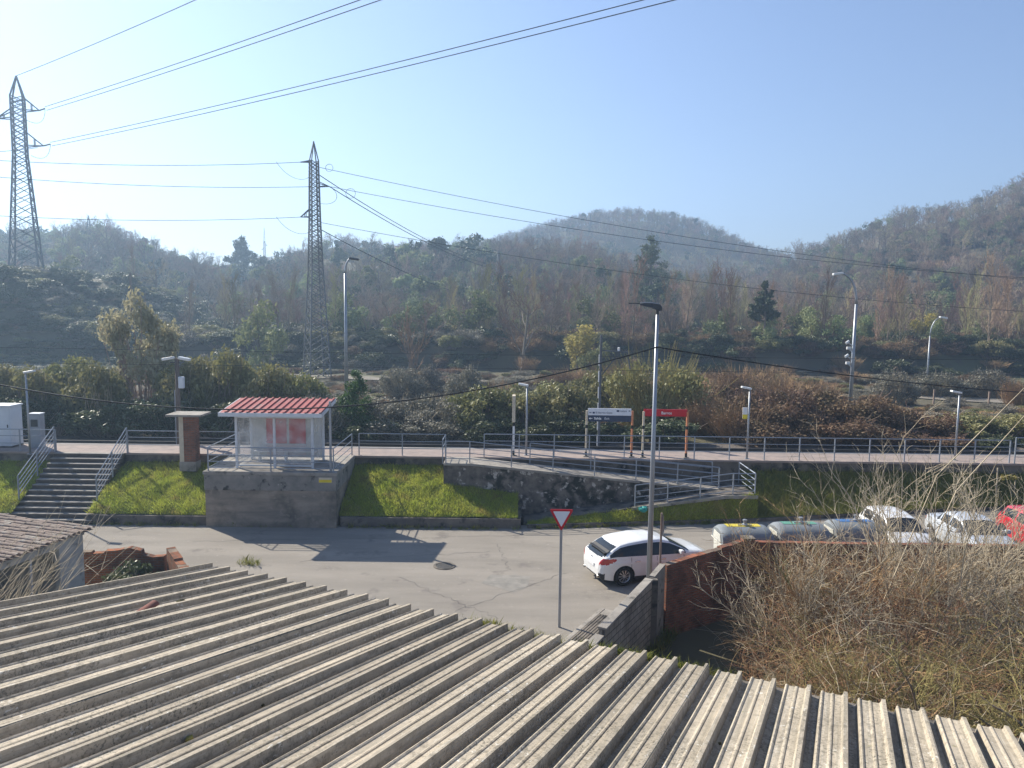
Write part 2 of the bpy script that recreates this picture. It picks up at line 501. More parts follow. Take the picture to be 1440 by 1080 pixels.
M['leaf_yellow'] = mat('leaf_yellow', (0.50, 0.40, 0.11), (0.27, 0.25, 0.08), scale=0.7, rough=0.7, trans=0.35, rnd=0.1)
M['leaf_ever'] = mat('leaf_ever', (0.061, 0.092, 0.047), (0.095, 0.121, 0.061), scale=0.4, rough=0.6, trans=0.15, rnd=0.3)
M['leaf_mist'] = mat('leaf_mist', (0.237, 0.275, 0.125), (0.175, 0.200, 0.088), scale=0.5, rough=0.7, trans=0.3, rnd=0.3)

def fibre_material():
    m = bpy.data.materials.new('fibre_cement')
    m.use_nodes = True
    N, L = m.node_tree.nodes, m.node_tree.links
    b = N['Principled BSDF']
    b.inputs['Roughness'].default_value = 0.9
    b.inputs['Specular IOR Level'].default_value = 0.2
    tc = N.new('ShaderNodeTexCoord')
    def nz(scale, stretch=(1, 1, 1), det=8, rough=0.65):
        mp = N.new('ShaderNodeMapping'); mp.inputs['Scale'].default_value = stretch
        L.new(tc.outputs['Object'], mp.inputs[0])
        n = N.new('ShaderNodeTexNoise'); n.inputs['Scale'].default_value = scale; n.inputs['Detail'].default_value = det
        n.inputs['Roughness'].default_value = rough
        L.new(mp.outputs[0], n.inputs['Vector'])
        return n.outputs['Fac']
    def mr(s, a, c, t0=0.0, t1=1.0):
        r = N.new('ShaderNodeMapRange'); r.inputs['From Min'].default_value = a; r.inputs['From Max'].default_value = c
        r.inputs['To Min'].default_value = t0; r.inputs['To Max'].default_value = t1
        L.new(s, r.inputs['Value']); return r.outputs[0]
    def mul(a, c):
        x = N.new('ShaderNodeMath'); x.operation = 'MULTIPLY'; L.new(a, x.inputs[0]); L.new(c, x.inputs[1]); return x.outputs[0]
    def mix(fac, a, c):
        x = N.new('ShaderNodeMix'); x.data_type = 'RGBA'
        L.new(fac, x.inputs['Factor'])
        for s, val in ((x.inputs[6], a), (x.inputs[7], c)):
            if isinstance(val, tuple): s.default_value = (*val, 1)
            else: L.new(val, s)
        return x.outputs[2]
    col = mix(mr(nz(1.3, (1, .35, 1)), .35, .65), (0.50, 0.43, 0.33), (0.37, 0.318, 0.243))
    # streaks running down the slope
    col = mix(mr(nz(9, (1.6, .05, 1)), .46, .68, 0, .7), col, (0.23, 0.205, 0.16))
    col = mix(mr(nz(14, (2.0, .07, 1)), .55, .72, 0, .6), col, (0.58, 0.54, 0.46))
    col = mix(mr(nz(5.5, (1, .5, 1)), .50, .68, 0, .65), col, (0.25, 0.215, 0.165))
    # dark lichen specks, denser in patches
    patch = mr(nz(0.7), .40, .62)
    col = mix(mul(mr(nz(26, det=4), .53, .61, 0, .9), patch), col, (0.10, 0.095, 0.075))
    col = mix(mr(nz(48, det=2), .66, .70, 0, .9), col, (0.09, 0.085, 0.07))
    col = mix(mul(mr(nz(11, (1, .7, 1), det=6), .51, .60, 0, .75), mr(nz(0.55), .38, .58)), col, (0.185, 0.165, 0.13))
    # pale flakes
    col = mix(mul(mr(nz(17, (1, .6, 1), det=5), .60, .66, 0, .9), mr(nz(1.1), .45, .6)), col, (0.66, 0.64, 0.58))
    col = mix(mul(mr(nz(9, det=4), .64, .70, 0, .6), mr(nz(0.9), .5, .62)), col, (0.20, 0.19, 0.06))
    oi = N.new('ShaderNodeObjectInfo')
    hs = N.new('ShaderNodeHueSaturation')
    L.new(mr(oi.outputs['Random'], 0, 1, .86, 1.10), hs.inputs['Value'])
    L.new(col, hs.inputs['Color']); col = hs.outputs['Color']
    L.new(col, b.inputs['Base Color'])
    bn = N.new('ShaderNodeBump'); bn.inputs['Strength'].default_value = 0.35; bn.inputs['Distance'].default_value = 0.01
    L.new(nz(45, det=6), bn.inputs['Height'])
    L.new(bn.outputs[0], b.inputs['Normal'])
    return m
M['fibre_cement'] = fibre_material()

# ------------------------------------------------------------------ terrain
PLAT = 2.43
def zr(x):                       # the street climbs gently to the right
    return 0.027 * max(0.0, x - 2.0)

def hill(x, y):
    """land beyond the railway"""
    n = mnoise.noise(Vector((x * 0.02, y * 0.02, 0.3))) * 0.6 + mnoise.noise(Vector((x * 0.08, y * 0.08, 3.0))) * 0.25
    z = 1.5 - 0.7 * smooth(48, 62, y) + n * 0.4
    # old tip bank across the valley floor
    top = 3.3 + 0.5 * mnoise.noise(Vector((x * 0.03, 1.0, 0)))
    z += top * smooth(100.5, 105.5, y + 2.0 * mnoise.noise(Vector((x * 0.05, 7.0, 0))))
    a = x / max(y, 1.0)
    # left ridge
    ridge = interp([(-0.75, 20), (-0.62, 23), (-0.54, 26), (-0.44, 13), (-0.36, 9), (-0.30, 14), (-0.25, 21), (-0.12, 18), (-0.06, 20), (0.05, 20), (0.12, 17), (0.22, 9), (0.32, 0)], a)
    z += ridge * smooth(125, 275, y) * (1 - 0.5 * smooth(300, 420, y))
    # right hill
    rr = interp([(0.20, 0), (0.27, 6), (0.33, 11), (0.41, 24), (0.50, 40), (0.53, 43), (0.60, 46), (0.66, 57), (0.72, 66), (1.0, 80)], a)
    z += rr * smooth(135, 360, y) * (1 - 0.9 * smooth(385, 470, y))
    # dome behind
    dx, dy = x - 97, y - 520
    z += 54 * math.exp(-(dx * dx) / (2 * (78 if dx < 0 else 72) ** 2) - dy * dy / (2 * 80 ** 2))
    dx, dy = x + 25, y - 460
    z += 13 * math.exp(-(dx * dx) / (2 * 75 ** 2) - dy * dy / (2 * 70 ** 2))
    # grassy hillock on the left that carries the big pylon
    z += 8.6 * (1 - smooth(-77, -57, x)) * smooth(92, 110, y) * (1 - smooth(140, 165, y))
    z += n * 2.2 * smooth(120, 200, y)
    return z

def ground_h(x, y):
    if y < 44:
        return -0.9 + 2.3 * smooth(36.5, 38.0, y)
    return lerp(1.4, hill(x, y), smooth(44, 50, y))

ys = [-20, -8, 0, 8, 14, 18, 22, 26, 30, 33, 35, 36.5, 37, 37.5, 38, 40, 42, 44, 46, 48]
yy = 50.0
while yy < 1000:
    ys.append(yy)
    yy += 1.0 if 99 <= yy < 107 else max(1.8, (yy - 40) * 0.028)
rows = []
for y in ys:
    half = 45 + 0.95 * max(y, 0)
    rows.append([(half * t, y, ground_h(half * t, y)) for t in np.linspace(-1, 1, 150)])
o = MB().grid(rows).build('ground', M['field'], flat=False)
tag(o, kind='structure')

# street surface: a slab, cut along the yard walls
mb = MB()
left = [(-60, 31.9), (-60, 26.5), (-14.9, 25.3), (-11.7, 25.3), (-10.1, 23.1), (-8.9, 20), (-8.2, 16), (-5, 12.5), (1.2, 10.0), (1.75, 17.6), (2.0, 17.95), (2.0, 32.2)]
right = [(2.0, 32.2), (2.0, 17.95), (4.93, 23.12), (8.17, 25.15), (18, 25.1), (70, 27), (70, 36.0), (25, 35.0), (11, 32.6)]
for poly in (left, right):
    mb.prism([(x, y, zr(x)) for x, y in poly], (0, 0, -0.9))
tag(mb.build('road', M['asphalt']), kind='structure')
# patched tarmac and manhole lie a few mm above it
ring = [at(u, v, z=0.004) for u, v in ((690, 808), (746, 810), (741, 826), (722, 833), (700, 826), (677, 820))]
tag(MB().add(ring, [tuple(range(len(ring)))]).build('asphalt_patch', M['asphalt_patch']), kind='structure')
cr_ = MB()
rc = random.Random(3)
for (u0, v0), (u1, v1) in (((270, 762), (760, 752)), ((420, 790), (690, 776)), ((640, 860), (830, 792)), ((560, 812), (700, 870)), ((760, 770), (1000, 762)), ((700, 765), (716, 802))):
    a, b_ = at(u0, v0, z=.004), at(u1, v1, z=.004)
    n = 26
    d = (b_ - a).normalized(); nn = Vector((-d.y, d.x, 0))
    pts = [a.lerp(b_, k / n) + nn * rc.gauss(0, .07) for k in range(n + 1)]
    l_, r_ = [], []
    for p in pts:
        w_ = rc.uniform(.003, .011)
        l_.append(p + nn * w_); r_.append(p - nn * w_)
    cr_.grid([l_, r_])
tag(cr_.build('road_cracks', M['iron']), kind='structure')
mh = empty('manhole_cover', 'round iron manhole cover set in the street tarmac', 'manhole cover', at(625, 796, z=0.0))
MB().lathe([(0.0, 0.018), (0.30, 0.018), (0.31, 0.006)], 28).build('lid', M['iron'], mh)
MB().lathe([(0.32, 0.006), (0.325, 0.022), (0.41, 0.022), (0.42, 0.004)], 28).build('frame', M['concrete_dark'], mh)

# ------------------------------------------------------------------ railway platform
mb = MB()
mb.box((-60, 35.25, -0.9), (60, 37.35, PLAT - 0.012))
tag(mb.build('platform_wall', M['concrete_dark']), kind='structure')
tag(MB().box((-60, 35.15, PLAT - 0.10), (60, 37.4, PLAT)).build('platform', M['platform'], bevel=0.01), kind='structure')
tag(MB().box((-60, 37.05, PLAT + 0.002), (60, 37.395, PLAT + 0.006)).build('platform_edge', M['platform_edge']), kind='structure')
rows = [[(x, y, 1.50 + (0.22 if 38.4 < y < 42 else 0.0)) for x in np.linspace(-70, 70, 30)] for y in (37.4, 38.2, 38.7, 41.6, 42.3, 44.5)]
tag(MB().grid(rows).build('track_bed', M['ballast']), kind='structure')
trk = empty('railway_track', 'single railway track on dark ballast behind the platform', 'railway track', (0, 40, 1.72))
for s in (-0.5, 0.5):
    mb = MB()
    mb.box((-70, s - 0.035, 0.24), (70, s + 0.035, 0.28)); mb.box((-70, s - 0.01, 0.13), (70, s + 0.01, 0.24)); mb.box((-70, s - 0.06, 0.10), (70, s + 0.06, 0.13))
    mb.build('rail', M['iron'], trk)
mb = MB()
for i in range(230):
    x = -69 + i * 0.6
    mb.box((x - 0.11, -0.95, 0.0), (x + 0.11, 0.95, 0.10))
mb.build('sleepers', M['concrete'], trk)

# ------------------------------------------------------------------ grass banks
def bank(x0, x1, front, back, zf, zb, n=60, m=14, amp=0.09, seed=0, ex=0.85):
    rows = []
    for j in range(m + 1):
        t = j / m
        row = []
        for i in range(n + 1):
            x = lerp(x0, x1, i / n)
            y = lerp(front(x), back(x), t)
            z = lerp(zf(x), zb(x), t ** ex) + amp * mnoise.noise(Vector((x * 0.9 + seed, y * 1.3, 0))) * (1 if 0 < j < m else 0.3)
            row.append((x, y, z))
        rows.append(row)
    return rows

bank_rows = [
    bank(-60, -21.75, lambda x: 31.75, lambda x: 35.24, lambda x: 0.40, lambda x: 1.95, n=90),
    bank(-18.45, -13.15, lambda x: 31.75, lambda x: 35.24, lambda x: 0.42, lambda x: 1.98, seed=3),
    bank(-7.48, 0.33, lambda x: 31.8, lambda x: 35.24 if x < -3.1 else 33.7, lambda x: 0.45, lambda x: 1.98 if x < -3.1 else lerp(1.45, 1.05, (x + 3.1) / 3.4), n=78, seed=7),
    bank(0.75, 10.98, lambda x: 31.85 + 0.055 * max(0, x - 1), lambda x: 32.52 + 0.02, lambda x: zr(x) + 0.14 * min(1, (x - .75)), lambda x: 0.04 + (x - 0.6) * 0.137, n=80, m=8, seed=11, amp=.05),
    bank(10.98, 60, lambda x: 32.4 + 0.115 * (x - 10.98) * (1 if x < 25 else 25 / x), lambda x: 35.24, lambda x: zr(x) + 0.16, lambda x: 1.9, n=160, m=14, seed=17, ex=1.6, amp=.12),
]
mb = MB()
for r in bank_rows:
    mb.grid(r)
tag(mb.build('grass_bank', M['bank_turf'], flat=False, fix=False), kind='structure')

def blades(name, rowsets, per_m2, hmin, hmax, wd, mat_, seed, lean=0.5):
    rng = np.random.default_rng(seed)
    Vs = []
    for rows in rowsets:
        g = np.array(rows)
        a, b, c, d = g[:-1, :-1], g[:-1, 1:], g[1:, 1:], g[1:, :-1]
        area = np.linalg.norm(np.cross(c - a, d - b), axis=2) / 2
        cnt = rng.poisson(area * per_m2)
        for t in range(cnt.max()):
            k = cnt > t
            if not k.any(): break
            n = int(k.sum())
            s, q = rng.random((n, 1)), rng.random((n, 1))
            p = (a[k] * (1 - s) + b[k] * s) * (1 - q) + (d[k] * (1 - s) + c[k] * s) * q
            h = rng.uniform(hmin, hmax, (n, 1))
            clump = 0.6 + 0.8 * np.abs(np.sin(p[:, :1] * 3.1 + 1.3 * np.sin(p[:, 1:2] * 2.7)))
            h = h * clump
            ang = rng.random(n) * 6.283
            sd = np.stack([np.cos(ang), np.sin(ang), np.zeros(n)], 1) * wd
            tip = p + np.stack([rng.normal(0, lean, n), rng.normal(0, lean, n) - 0.2, np.ones(n)], 1) * h
            p = p - np.array([0, 0, 0.02])
            Vs.append(np.stack([p - sd, p + sd, tip], 1).reshape(-1, 3))
    V = np.concatenate(Vs)
    F = np.arange(len(V)).reshape(-1, 3)
    return link(name, np_mesh(name, V, F, mat_))
near_rows = [[r[:] for r in bank_rows[0]], bank_rows[1], bank_rows[2], bank_rows[3], bank_rows[4]]
near_rows[0] = [r[-32:] for r in bank_rows[0]]
near_rows[4] = [r[:72] for r in bank_rows[4]]
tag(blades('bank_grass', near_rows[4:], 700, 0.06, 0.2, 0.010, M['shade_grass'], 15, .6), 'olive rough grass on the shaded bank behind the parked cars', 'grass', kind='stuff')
tag(blades('grass', near_rows[:4], 1100, 0.04, 0.15, 0.009, M['grass'], 5, .6), 'short bright green grass covering the railway bank', 'grass', kind='stuff')

tag(blades('bank_weeds', near_rows[:4], 45, 0.10, 0.30, 0.008, M['gutter_grass'], 6, .6), 'taller dry weeds scattered over the sunlit grass banks', 'weeds', kind='stuff')
tag(blades('rough_weeds', near_rows[4:], 260, 0.12, 0.42, 0.009, M['gutter_grass'], 7, .6), 'rough dry weeds on the steep bank behind the parked cars', 'weeds', kind='stuff')
# low retaining walls at the foot of the banks
def low_wall(name, label, pts, h, th=0.18, m='concrete_dark', base=-0.1, group=None):
    mb = MB()
    for (x0, y0), (x1, y1) in zip(pts, pts[1:]):
        d = Vector((x1 - x0, y1 - y0, 0)).normalized()
        nrm = Vector((-d.y, d.x, 0)) * th
        p = [Vector((x0, y0, zr(x0) + base)), Vector((x1, y1, zr(x1) + base)), Vector((x1, y1, zr(x1) + h)), Vector((x0, y0, zr(x0) + h))]
        mb.prism(p, nrm)
    o = mb.build(name, M[m], bevel=0.015)
    return tag(o, label, 'wall', group)
low_wall('retaining_wall', 'low dark concrete wall under the grass beyond the stairs, away from the shelter', [(-60, 31.6), (-21.8, 31.6)], 0.40)
low_wall('retaining_wall', 'low dark concrete wall under the grass between stairs and shelter', [(-18.45, 31.6), (-13.2, 31.6)], 0.40)
low_wall('retaining_wall', 'low dark concrete wall under the grass between shelter base and ramp path', [(-7.4, 31.65), (0.45, 31.68), (0.5, 33.66)], 0.42)
low_wall('kerb', 'rough kerb along the street below the ramp grass', [(0.75, 31.75), (10.9, 32.32), (25, 34.1), (60, 35)], 0.15, 0.14)

# ------------------------------------------------------------------ stairs
st = empty('stairs', 'wide concrete staircase from the street up to the station platform', 'stairs', (0, 0, 0))
NST = 13
mb = MB()
for i in range(NST):
    z1 = PLAT * (i + 1) / NST - 0.002
    y0 = 31.55 + i * 0.281
    x0, x1 = (-21.75, -18.45) if i > 3 else (-21.75 - 0.12 * (4 - i), -18.45 + 0.08 * (4 - i))
    mb.box((x0, y0, -0.5), (x1, 35.14 if i < NST - 1 else 35.14, z1 - 0.04 - 0.0005 * i))
mb.build('steps', M['stair_concrete'], st)
for i in range(NST):
    z1 = PLAT * (i + 1) / NST - 0.002
    y0 = 31.55 + i * 0.281
    x0, x1 = (-21.73, -18.47) if i > 3 else (-21.73 - 0.12 * (4 - i), -18.47 + 0.08 * (4 - i))
    MB().box((x0, y0 - 0.025, z1 - 0.038), (x1, y0 + 0.255, z1)).build('tread', M['concrete'], st, bevel=0.006)

# ------------------------------------------------------------------ railings
def railing(label, path, h=1.05, spacing=1.72, mids=(0.36, 0.70), posts_at=None, group='grey tubular railings of the station', r=0.026, skip_first=False):
    """path: base points; a post at every vertex and every `spacing` between; rails follow the path"""
    path = [Vector(p) for p in path]
    root = empty('railing', label, 'railing', path[0], group=None)
    o0 = path[0]
    pts = []
    for a, b in zip(path, path[1:]):
        L = (b - a).length
        n = max(1, round(L / spacing))
        pts += [a.lerp(b, k / n) for k in range(n)]
    pts.append(path[-1])
    for p in pts:
        q = p - o0
        MB().box((q.x - .024, q.y - .024, q.z - 0.06), (q.x + .024, q.y + .024, q.z + h - 0.01)).build('post', M['rail_grey'], root)
    for k, hh in enumerate([h] + [m * h for m in mids]):
        MB().tube([p - o0 + Vector((0, -0.001 * k, hh)) for p in path], r if k == 0 else r * 0.72, 6).build('rail', M['rail_grey'], root)
    return root
P = PLAT
railing('platform railing beside the white cabinet, ending at the stairs', [(-27, 35.3, P), (-21.85, 35.3, P)])
railing('platform railing running from the stairs past the brick pillar', [(-18.4, 35.3, P), (-13.1, 35.3, P)], spacing=2.6)
def stair_z(y): return PLAT * (y - 31.3) / (35.1 - 31.3)
railing('sloping stair handrail on the side of the white cabinet', [(-21.85, 32.45, stair_z(32.45)), (-21.85, 35.2, stair_z(35.2))], h=1.15, mids=(.25, .42, .6, .78), spacing=1.6)
railing('sloping stair handrail on the side of the brick pillar', [(-18.38, 32.45, stair_z(32.45)), (-18.38, 35.2, stair_z(35.2))], h=1.15, mids=(.25, .42, .6, .78), spacing=1.6)
railing('railing round three sides of the shelter terrace', [(-13.0, 35.2, P + .02), (-13.0, 31.5, P + .02), (-7.62, 31.5, P + .02), (-7.62, 35.2, P + .02)], h=1.02, mids=(.13, .4, .68), spacing=2.6)
railing('platform railing between the shelter terrace and the ramp head', [(-7.3, 35.3, P), (-3.15, 35.3, P), (-3.15, 33.85, P)], spacing=2.2, mids=(.33, .66))
def up_z(x): return PLAT if x < -1.9 else PLAT - (x + 1.9) * (PLAT - 1.36) / (9.6 + 1.9)
def low_z(x): return 0.05 + (x - 0.6) * (1.36 - 0.05) / (9.6 - 0.6) if x < 9.6 else 1.36
railing('long railing down the street side of the upper ramp', [(-3.0, 33.8, P), (-1.9, 33.8, P), (9.6, 33.8, 1.36)], h=1.0, mids=(.2, .45, .72), spacing=1.95)
railing('railing between the upper ramp and the platform wall', [(0.9, 35.02, up_z(.9)), (9.6, 35.02, 1.36)], h=1.0, mids=(.2, .45, .72), spacing=2.9)
railing('railing of the lower ramp that turns round the landing', [(5.55, 32.6, low_z(5.55)), (9.9, 32.6, 1.36), (10.88, 32.6, 1.36), (10.88, 35.0, 1.36)], h=1.0, mids=(.2, .45, .72), spacing=1.7)
railing('long platform railing passing in front of the station signs', [(-1.3, 35.28, P), (23.9, 35.28, P)], h=1.1)
railing('four bar platform railing at the far end beyond the last lamp', [(24.1, 35.2, P), (40, 35.2, P)], h=1.25, mids=(.25, .5, .75))

# ------------------------------------------------------------------ ramp
rp = empty('access_ramp', 'switchback concrete ramp with stained wall climbing from the street to the platform', 'ramp', (0, 0, 0))
mb = MB()
xs = [-3.1, -1.9] + [lerp(-1.9, 9.6, k / 12) for k in range(1, 13)]
prof = [(x, 33.72, -0.3) for x in (xs[0], xs[-1])]
poly = [(x, 33.72, up_z(x) - 0.10) for x in xs] + [(9.6, 33.72, -0.3), (-3.1, 33.72, -0.3)]
mb.prism(poly, (0, 1.41, 0))
mb.build('wall', M['stone_wall'], rp)
mb = MB()
mb.prism([(x, 33.66, up_z(x)) for x in xs] + [(x, 33.66, up_z(x) - 0.10) for x in reversed(xs)], (0, 1.475, 0))
mb.build('upper_run', M['concrete'], rp)
mb = MB()
mb.prism([(0.6, 32.52, 0.05), (9.55, 32.52, 1.353), (10.95, 32.52, 1.353), (10.95, 32.52, -0.2), (0.6, 32.52, -0.2)], (0, 1.13, 0))
mb.build('lower_run', M['concrete_dark'], rp)
mb = MB()
mb.box((9.62, 33.66, -0.2), (10.95, 35.13, 1.355))
mb.build('landing', M['concrete_dark'], rp)
mb = MB()
mb.prism([(5.4, 32.46, low_z(5.4) + .03), (9.6, 32.46, 1.39), (10.99, 32.46, 1.39), (10.99, 32.46, 1.24), (9.6, 32.46, 1.24), (5.4, 32.46, low_z(5.4) - .1)], (0, .10, 0))
mb.build('kerb', M['concrete'], rp)

# ------------------------------------------------------------------ shelter terrace and shelter
tr = empty('shelter_terrace', 'stained concrete block carrying the waiting shelter above the street', 'terrace', (0, 0, 0))
MB().box((-13.13, 31.42, -0.3), (-7.52, 35.14, 1.62)).build('wall', M['board_concrete'], tr)
MB().box((-13.16, 31.39, 1.622), (-7.49, 35.13, 2.30)).build('parapet', M['parapet_concrete'], tr, bevel=.02)
MB().box((-13.2, 31.36, 2.302), (-7.46, 35.142, PLAT + .015)).build('slab', M['concrete'], tr, bevel=0.015)
ty = empty('notice_plate', 'small yellow notice on the upper corner of the concrete terrace wall', 'notice', (-7.95, 31.385, 2.12))
MB().box((-0.28, -0.012, -0.11), (0.28, 0.0, 0.11)).build('plate', M['cream_post'], ty)
MB().box((-0.27, -0.016, -0.10), (0.27, -0.0125, 0.02)).build('panel', M['yellow'], ty)

sh = empty('waiting_shelter', 'white framed glass waiting shelter with a red ribbed metal roof', 'shelter', (-10.35, 32.9, PLAT + .015))
HW, D0, D1 = 1.66, -0.72, 1.15       # half width, front, back (relative to the root)
for x in (-HW, 0.0, HW):
    MB().box((x - .05, D0 - .05, 0), (x + .05, D0 + .05, 2.42)).build('post', M['frame_white'], sh, bevel=.008)
for x in (-HW, HW):
    MB().box((x - .05, D1 - .05, 0), (x + .05, D1 + .05, 2.5)).build('post', M['frame_white'], sh, bevel=.008)
mb = MB()
mb.box((-HW - .05, D0 - .03, 2.2), (HW + .05, D0 + .03, 2.28)); mb.box((-HW, D0 - .03, .08), (HW, D0 + .03, .14))
mb.box((-HW, D1 - .03, 2.2), (HW, D1 + .03, 2.28))
mb.box((-HW - .03, D0, 2.2), (-HW + .03, D1, 2.28)); mb.box((HW - .03, D0, 2.2), (HW + .03, D1, 2.28))
mb.build('frame', M['frame_white'], sh)
gm = bpy.data.materials.new('frosted_pane')
gm.use_nodes = True
gnt = gm.node_tree
gb = gnt.nodes['Principled BSDF']
gb.inputs['Base Color'].default_value = (0.78, 0.80, 0.80, 1)
gb.inputs['Roughness'].default_value = 0.3
gt = gnt.nodes.new('ShaderNodeBsdfTransparent')
gx = gnt.nodes.new('ShaderNodeMixShader')
gtc = gnt.nodes.new('ShaderNodeTexCoord')
gn_ = gnt.nodes.new('ShaderNodeTexNoise'); gn_.inputs['Scale'].default_value = 1.6
gr_ = gnt.nodes.new('ShaderNodeMapRange'); gr_.inputs['From Min'].default_value = .3; gr_.inputs['From Max'].default_value = .7
gr_.inputs['To Min'].default_value = .06; gr_.inputs['To Max'].default_value = .30
gnt.links.new(gtc.outputs['Object'], gn_.inputs['Vector']); gnt.links.new(gn_.outputs['Fac'], gr_.inputs['Value'])
gnt.links.new(gr_.outputs[0], gx.inputs[0]); gnt.links.new(gt.outputs[0], gx.inputs[1]); gnt.links.new(gb.outputs[0], gx.inputs[2])
gnt.links.new(gx.outputs[0], gnt.nodes['Material Output'].inputs['Surface'])
for x0, x1 in ((-HW + .05, -.05), (.05, HW - .05)):
    MB().box((x0, D0 - .005, .16), (x1, D0 + .005, 2.18)).build('pane', gm, sh)
for x in (-HW, HW):
    MB().box((x - .005, D0 + .06, .16), (x + .005, D1 - .06, 2.18)).build('pane', gm, sh)
MB().box((-HW + .05, D1 - .02, .1), (HW - .05, D1 + .02, 2.18)).build('back_panel', M['panel_pale'], sh)
MB().box((-0.95, D1 - .05, .75), (-0.02, D1 - .022, 2.17)).build('poster', M['poster_red'], sh)
MB().box((0.10, D1 - .05, .75), (0.86, D1 - .022, 2.17)).build('poster', M['poster_red'], sh)
MB().box((0.9, D1 - .045, .95), (1.55, D1 - .022, 2.1)).build('poster', M['panel_pale'], sh)
MB().box((-0.95, D1 - .05, .15), (0.86, D1 - .022, .70)).build('poster', M['poster_pink'], sh)
be = MB()
be.box((-1.4, D1 - .45, .42), (1.4, D1 - .08, .47))
for x in (-1.2, 0, 1.2): be.box((x - .03, D1 - .4, 0), (x + .03, D1 - .1, .42))
be.build('bench', M['frame_white'], sh)
# ribbed roof, rising to the back
rf = MB()
n = 14
yf, yb, zf, zb = -1.25, 1.35, 2.50, 2.82
sec = []
x = -2.35
step = 4.36 / n
for k in range(n):
    x0 = -2.18 + k * step
    sec += [(x0, 0), (x0 + step * .72, 0), (x0 + step * .76, .055), (x0 + step * .96, .055)]
sec.append((2.18, 0))
rf.grid([[(a, yf, zf + b) for a, b in sec], [(a, yb, zb + b) for a, b in sec]])
rf.grid([[(a, yf, zf - .02) for a, b in sec], [(a, yb, zb - .02) for a, b in sec]])
ro = rf.build('roof', M['roof_red'], sh)
MB().prism([(-2.22, yf - .03, zf - .16), (2.22, yf - .03, zf - .16), (2.22, yf - .03, zf + .01), (-2.22, yf - .03, zf + .01)], (0, .028, 0)).build('fascia', M['frame_white'], ro)
mb = MB()
for xx in (-2.22, 2.19):
    mb.prism([(xx, yf, zf - .16), (xx, yb, zb - .16), (xx, yb, zb + .0), (xx, yf, zf + .0)], (.03, 0, 0))
mb.build('fascia', M['frame_white'], ro)
mb = MB()
for xx in (-1.66, 0, 1.66):
    mb.bar((xx, D0, 2.40), (xx, D1, 2.56), .06, .1)
mb.build('rafter', M['frame_white'], ro)

gp = empty('grey_post', 'slim grey steel post at the front corner of the shelter terrace', 'post', (-7.78, 31.68, PLAT + .015))
MB().box((-.045, -.045, 0), (.045, .045, 3.05)).build('shaft', M['lamp_grey'], gp, bevel=.008)
MB().box((-.09, -.09, 0), (.09, .09, .02)).build('base_plate', M['lamp_grey'], gp)

# brick pillar with slab
bp = empty('brick_pillar', 'slender brick pillar with a flat overhanging slab on top, by the platform railing', 'pillar', (-15.15, 34.6, 1.75))
MB().box((-.36, -.3, 0), (.42, .3, .45)).build('plinth', M['concrete'], bp, bevel=.02)
MB().box((-.33, -.27, .452), (.39, .27, 2.62)).build('shaft', M['brick_red'], bp)
MB().box((-.335, -.275, .452), (-.13, -.2, 2.62)).build('shaft_facing', M['cream_post'], bp)
MB().box((-.80, -.62, 2.622), (.84, .62, 2.72)).build('slab', M['concrete'], bp, bevel=.015)

# cabinets
wc = empty('electrical_cabinet', 'tall white equipment cabinet standing on the platform', 'cabinet', (-25.0, 36.45, PLAT))
MB().box((-1.0, -.45, .08), (.55, .45, 2.02)).build('body', M['cabinet'], wc, bevel=.015)
MB().box((-1.05, -.5, 2.022), (.6, .5, 2.09)).build('roof', M['cabinet'], wc, bevel=.01)
MB().box((-1.0, -.44, 0), (.55, .44, .078)).build('plinth', M['concrete_dark'], wc)
for x0, x1 in ((-.95, -.24), (-.22, .50)):
    d = MB().box((x0, -.464, .15), (x1, -.452, 1.95)).build('door', M['cabinet'], wc)
    MB().box((x1 - .1, -.49, 1.0), (x1 - .06, -.466, 1.15)).build('handle', M['lamp_dark'], d)
gc = empty('grey_box', 'narrow grey ticket post standing on the platform next to the white cabinet', 'machine', (-23.35, 36.3, PLAT))
MB().box((-.27, -.2, .0), (.27, .2, 1.66)).build('body', M['grey_paint'], gc, bevel=.012)
MB().box((-.29, -.22, 1.662), (.29, .22, 1.70)).build('lid', M['frame_white'], gc)
MB().box((-.17, -.212, 1.05), (.17, -.202, 1.4)).build('panel', M['lamp_dark'], gc)

# ------------------------------------------------------------------ signs
def text(body, size, loc, m, parent, name='lettering', bold=0.0):
    cu = bpy.data.curves.new(name, 'FONT')
    cu.body = body
    cu.size = size
    cu.extrude = 0.002
    cu.offset = bold
    cu.align_x, cu.align_y = 'LEFT', 'CENTER'
    cu.materials.append(m)
    tmp = bpy.data.objects.new(name, cu)
    COL.objects.link(tmp)
    me = bpy.data.meshes.new_from_object(tmp)
    bpy.data.objects.remove(tmp)
    bpy.data.curves.remove(cu)
    o = link(name, me, parent, loc)
    o.rotation_euler = (R(90), 0, 0)
    return o

def arrow(p, s, m, parent, flip=1):
    x, y, z = p
    mb = MB()
    mb.box((x - s * .1, y - .003, z - s * .09), (x + s * .6, y, z + s * .09)) if flip > 0 else mb.box((x - s * .6, y - .003, z - s * .09), (x + s * .1, y, z + s * .09))
    mb.prism([(x - flip * s * .6, y - .001, z), (x - flip * s * .02, y - .001, z - s * .36), (x - flip * s * .02, y - .001, z + s * .36)], (0, -.003, 0))
    return mb.build('arrow', m, parent)

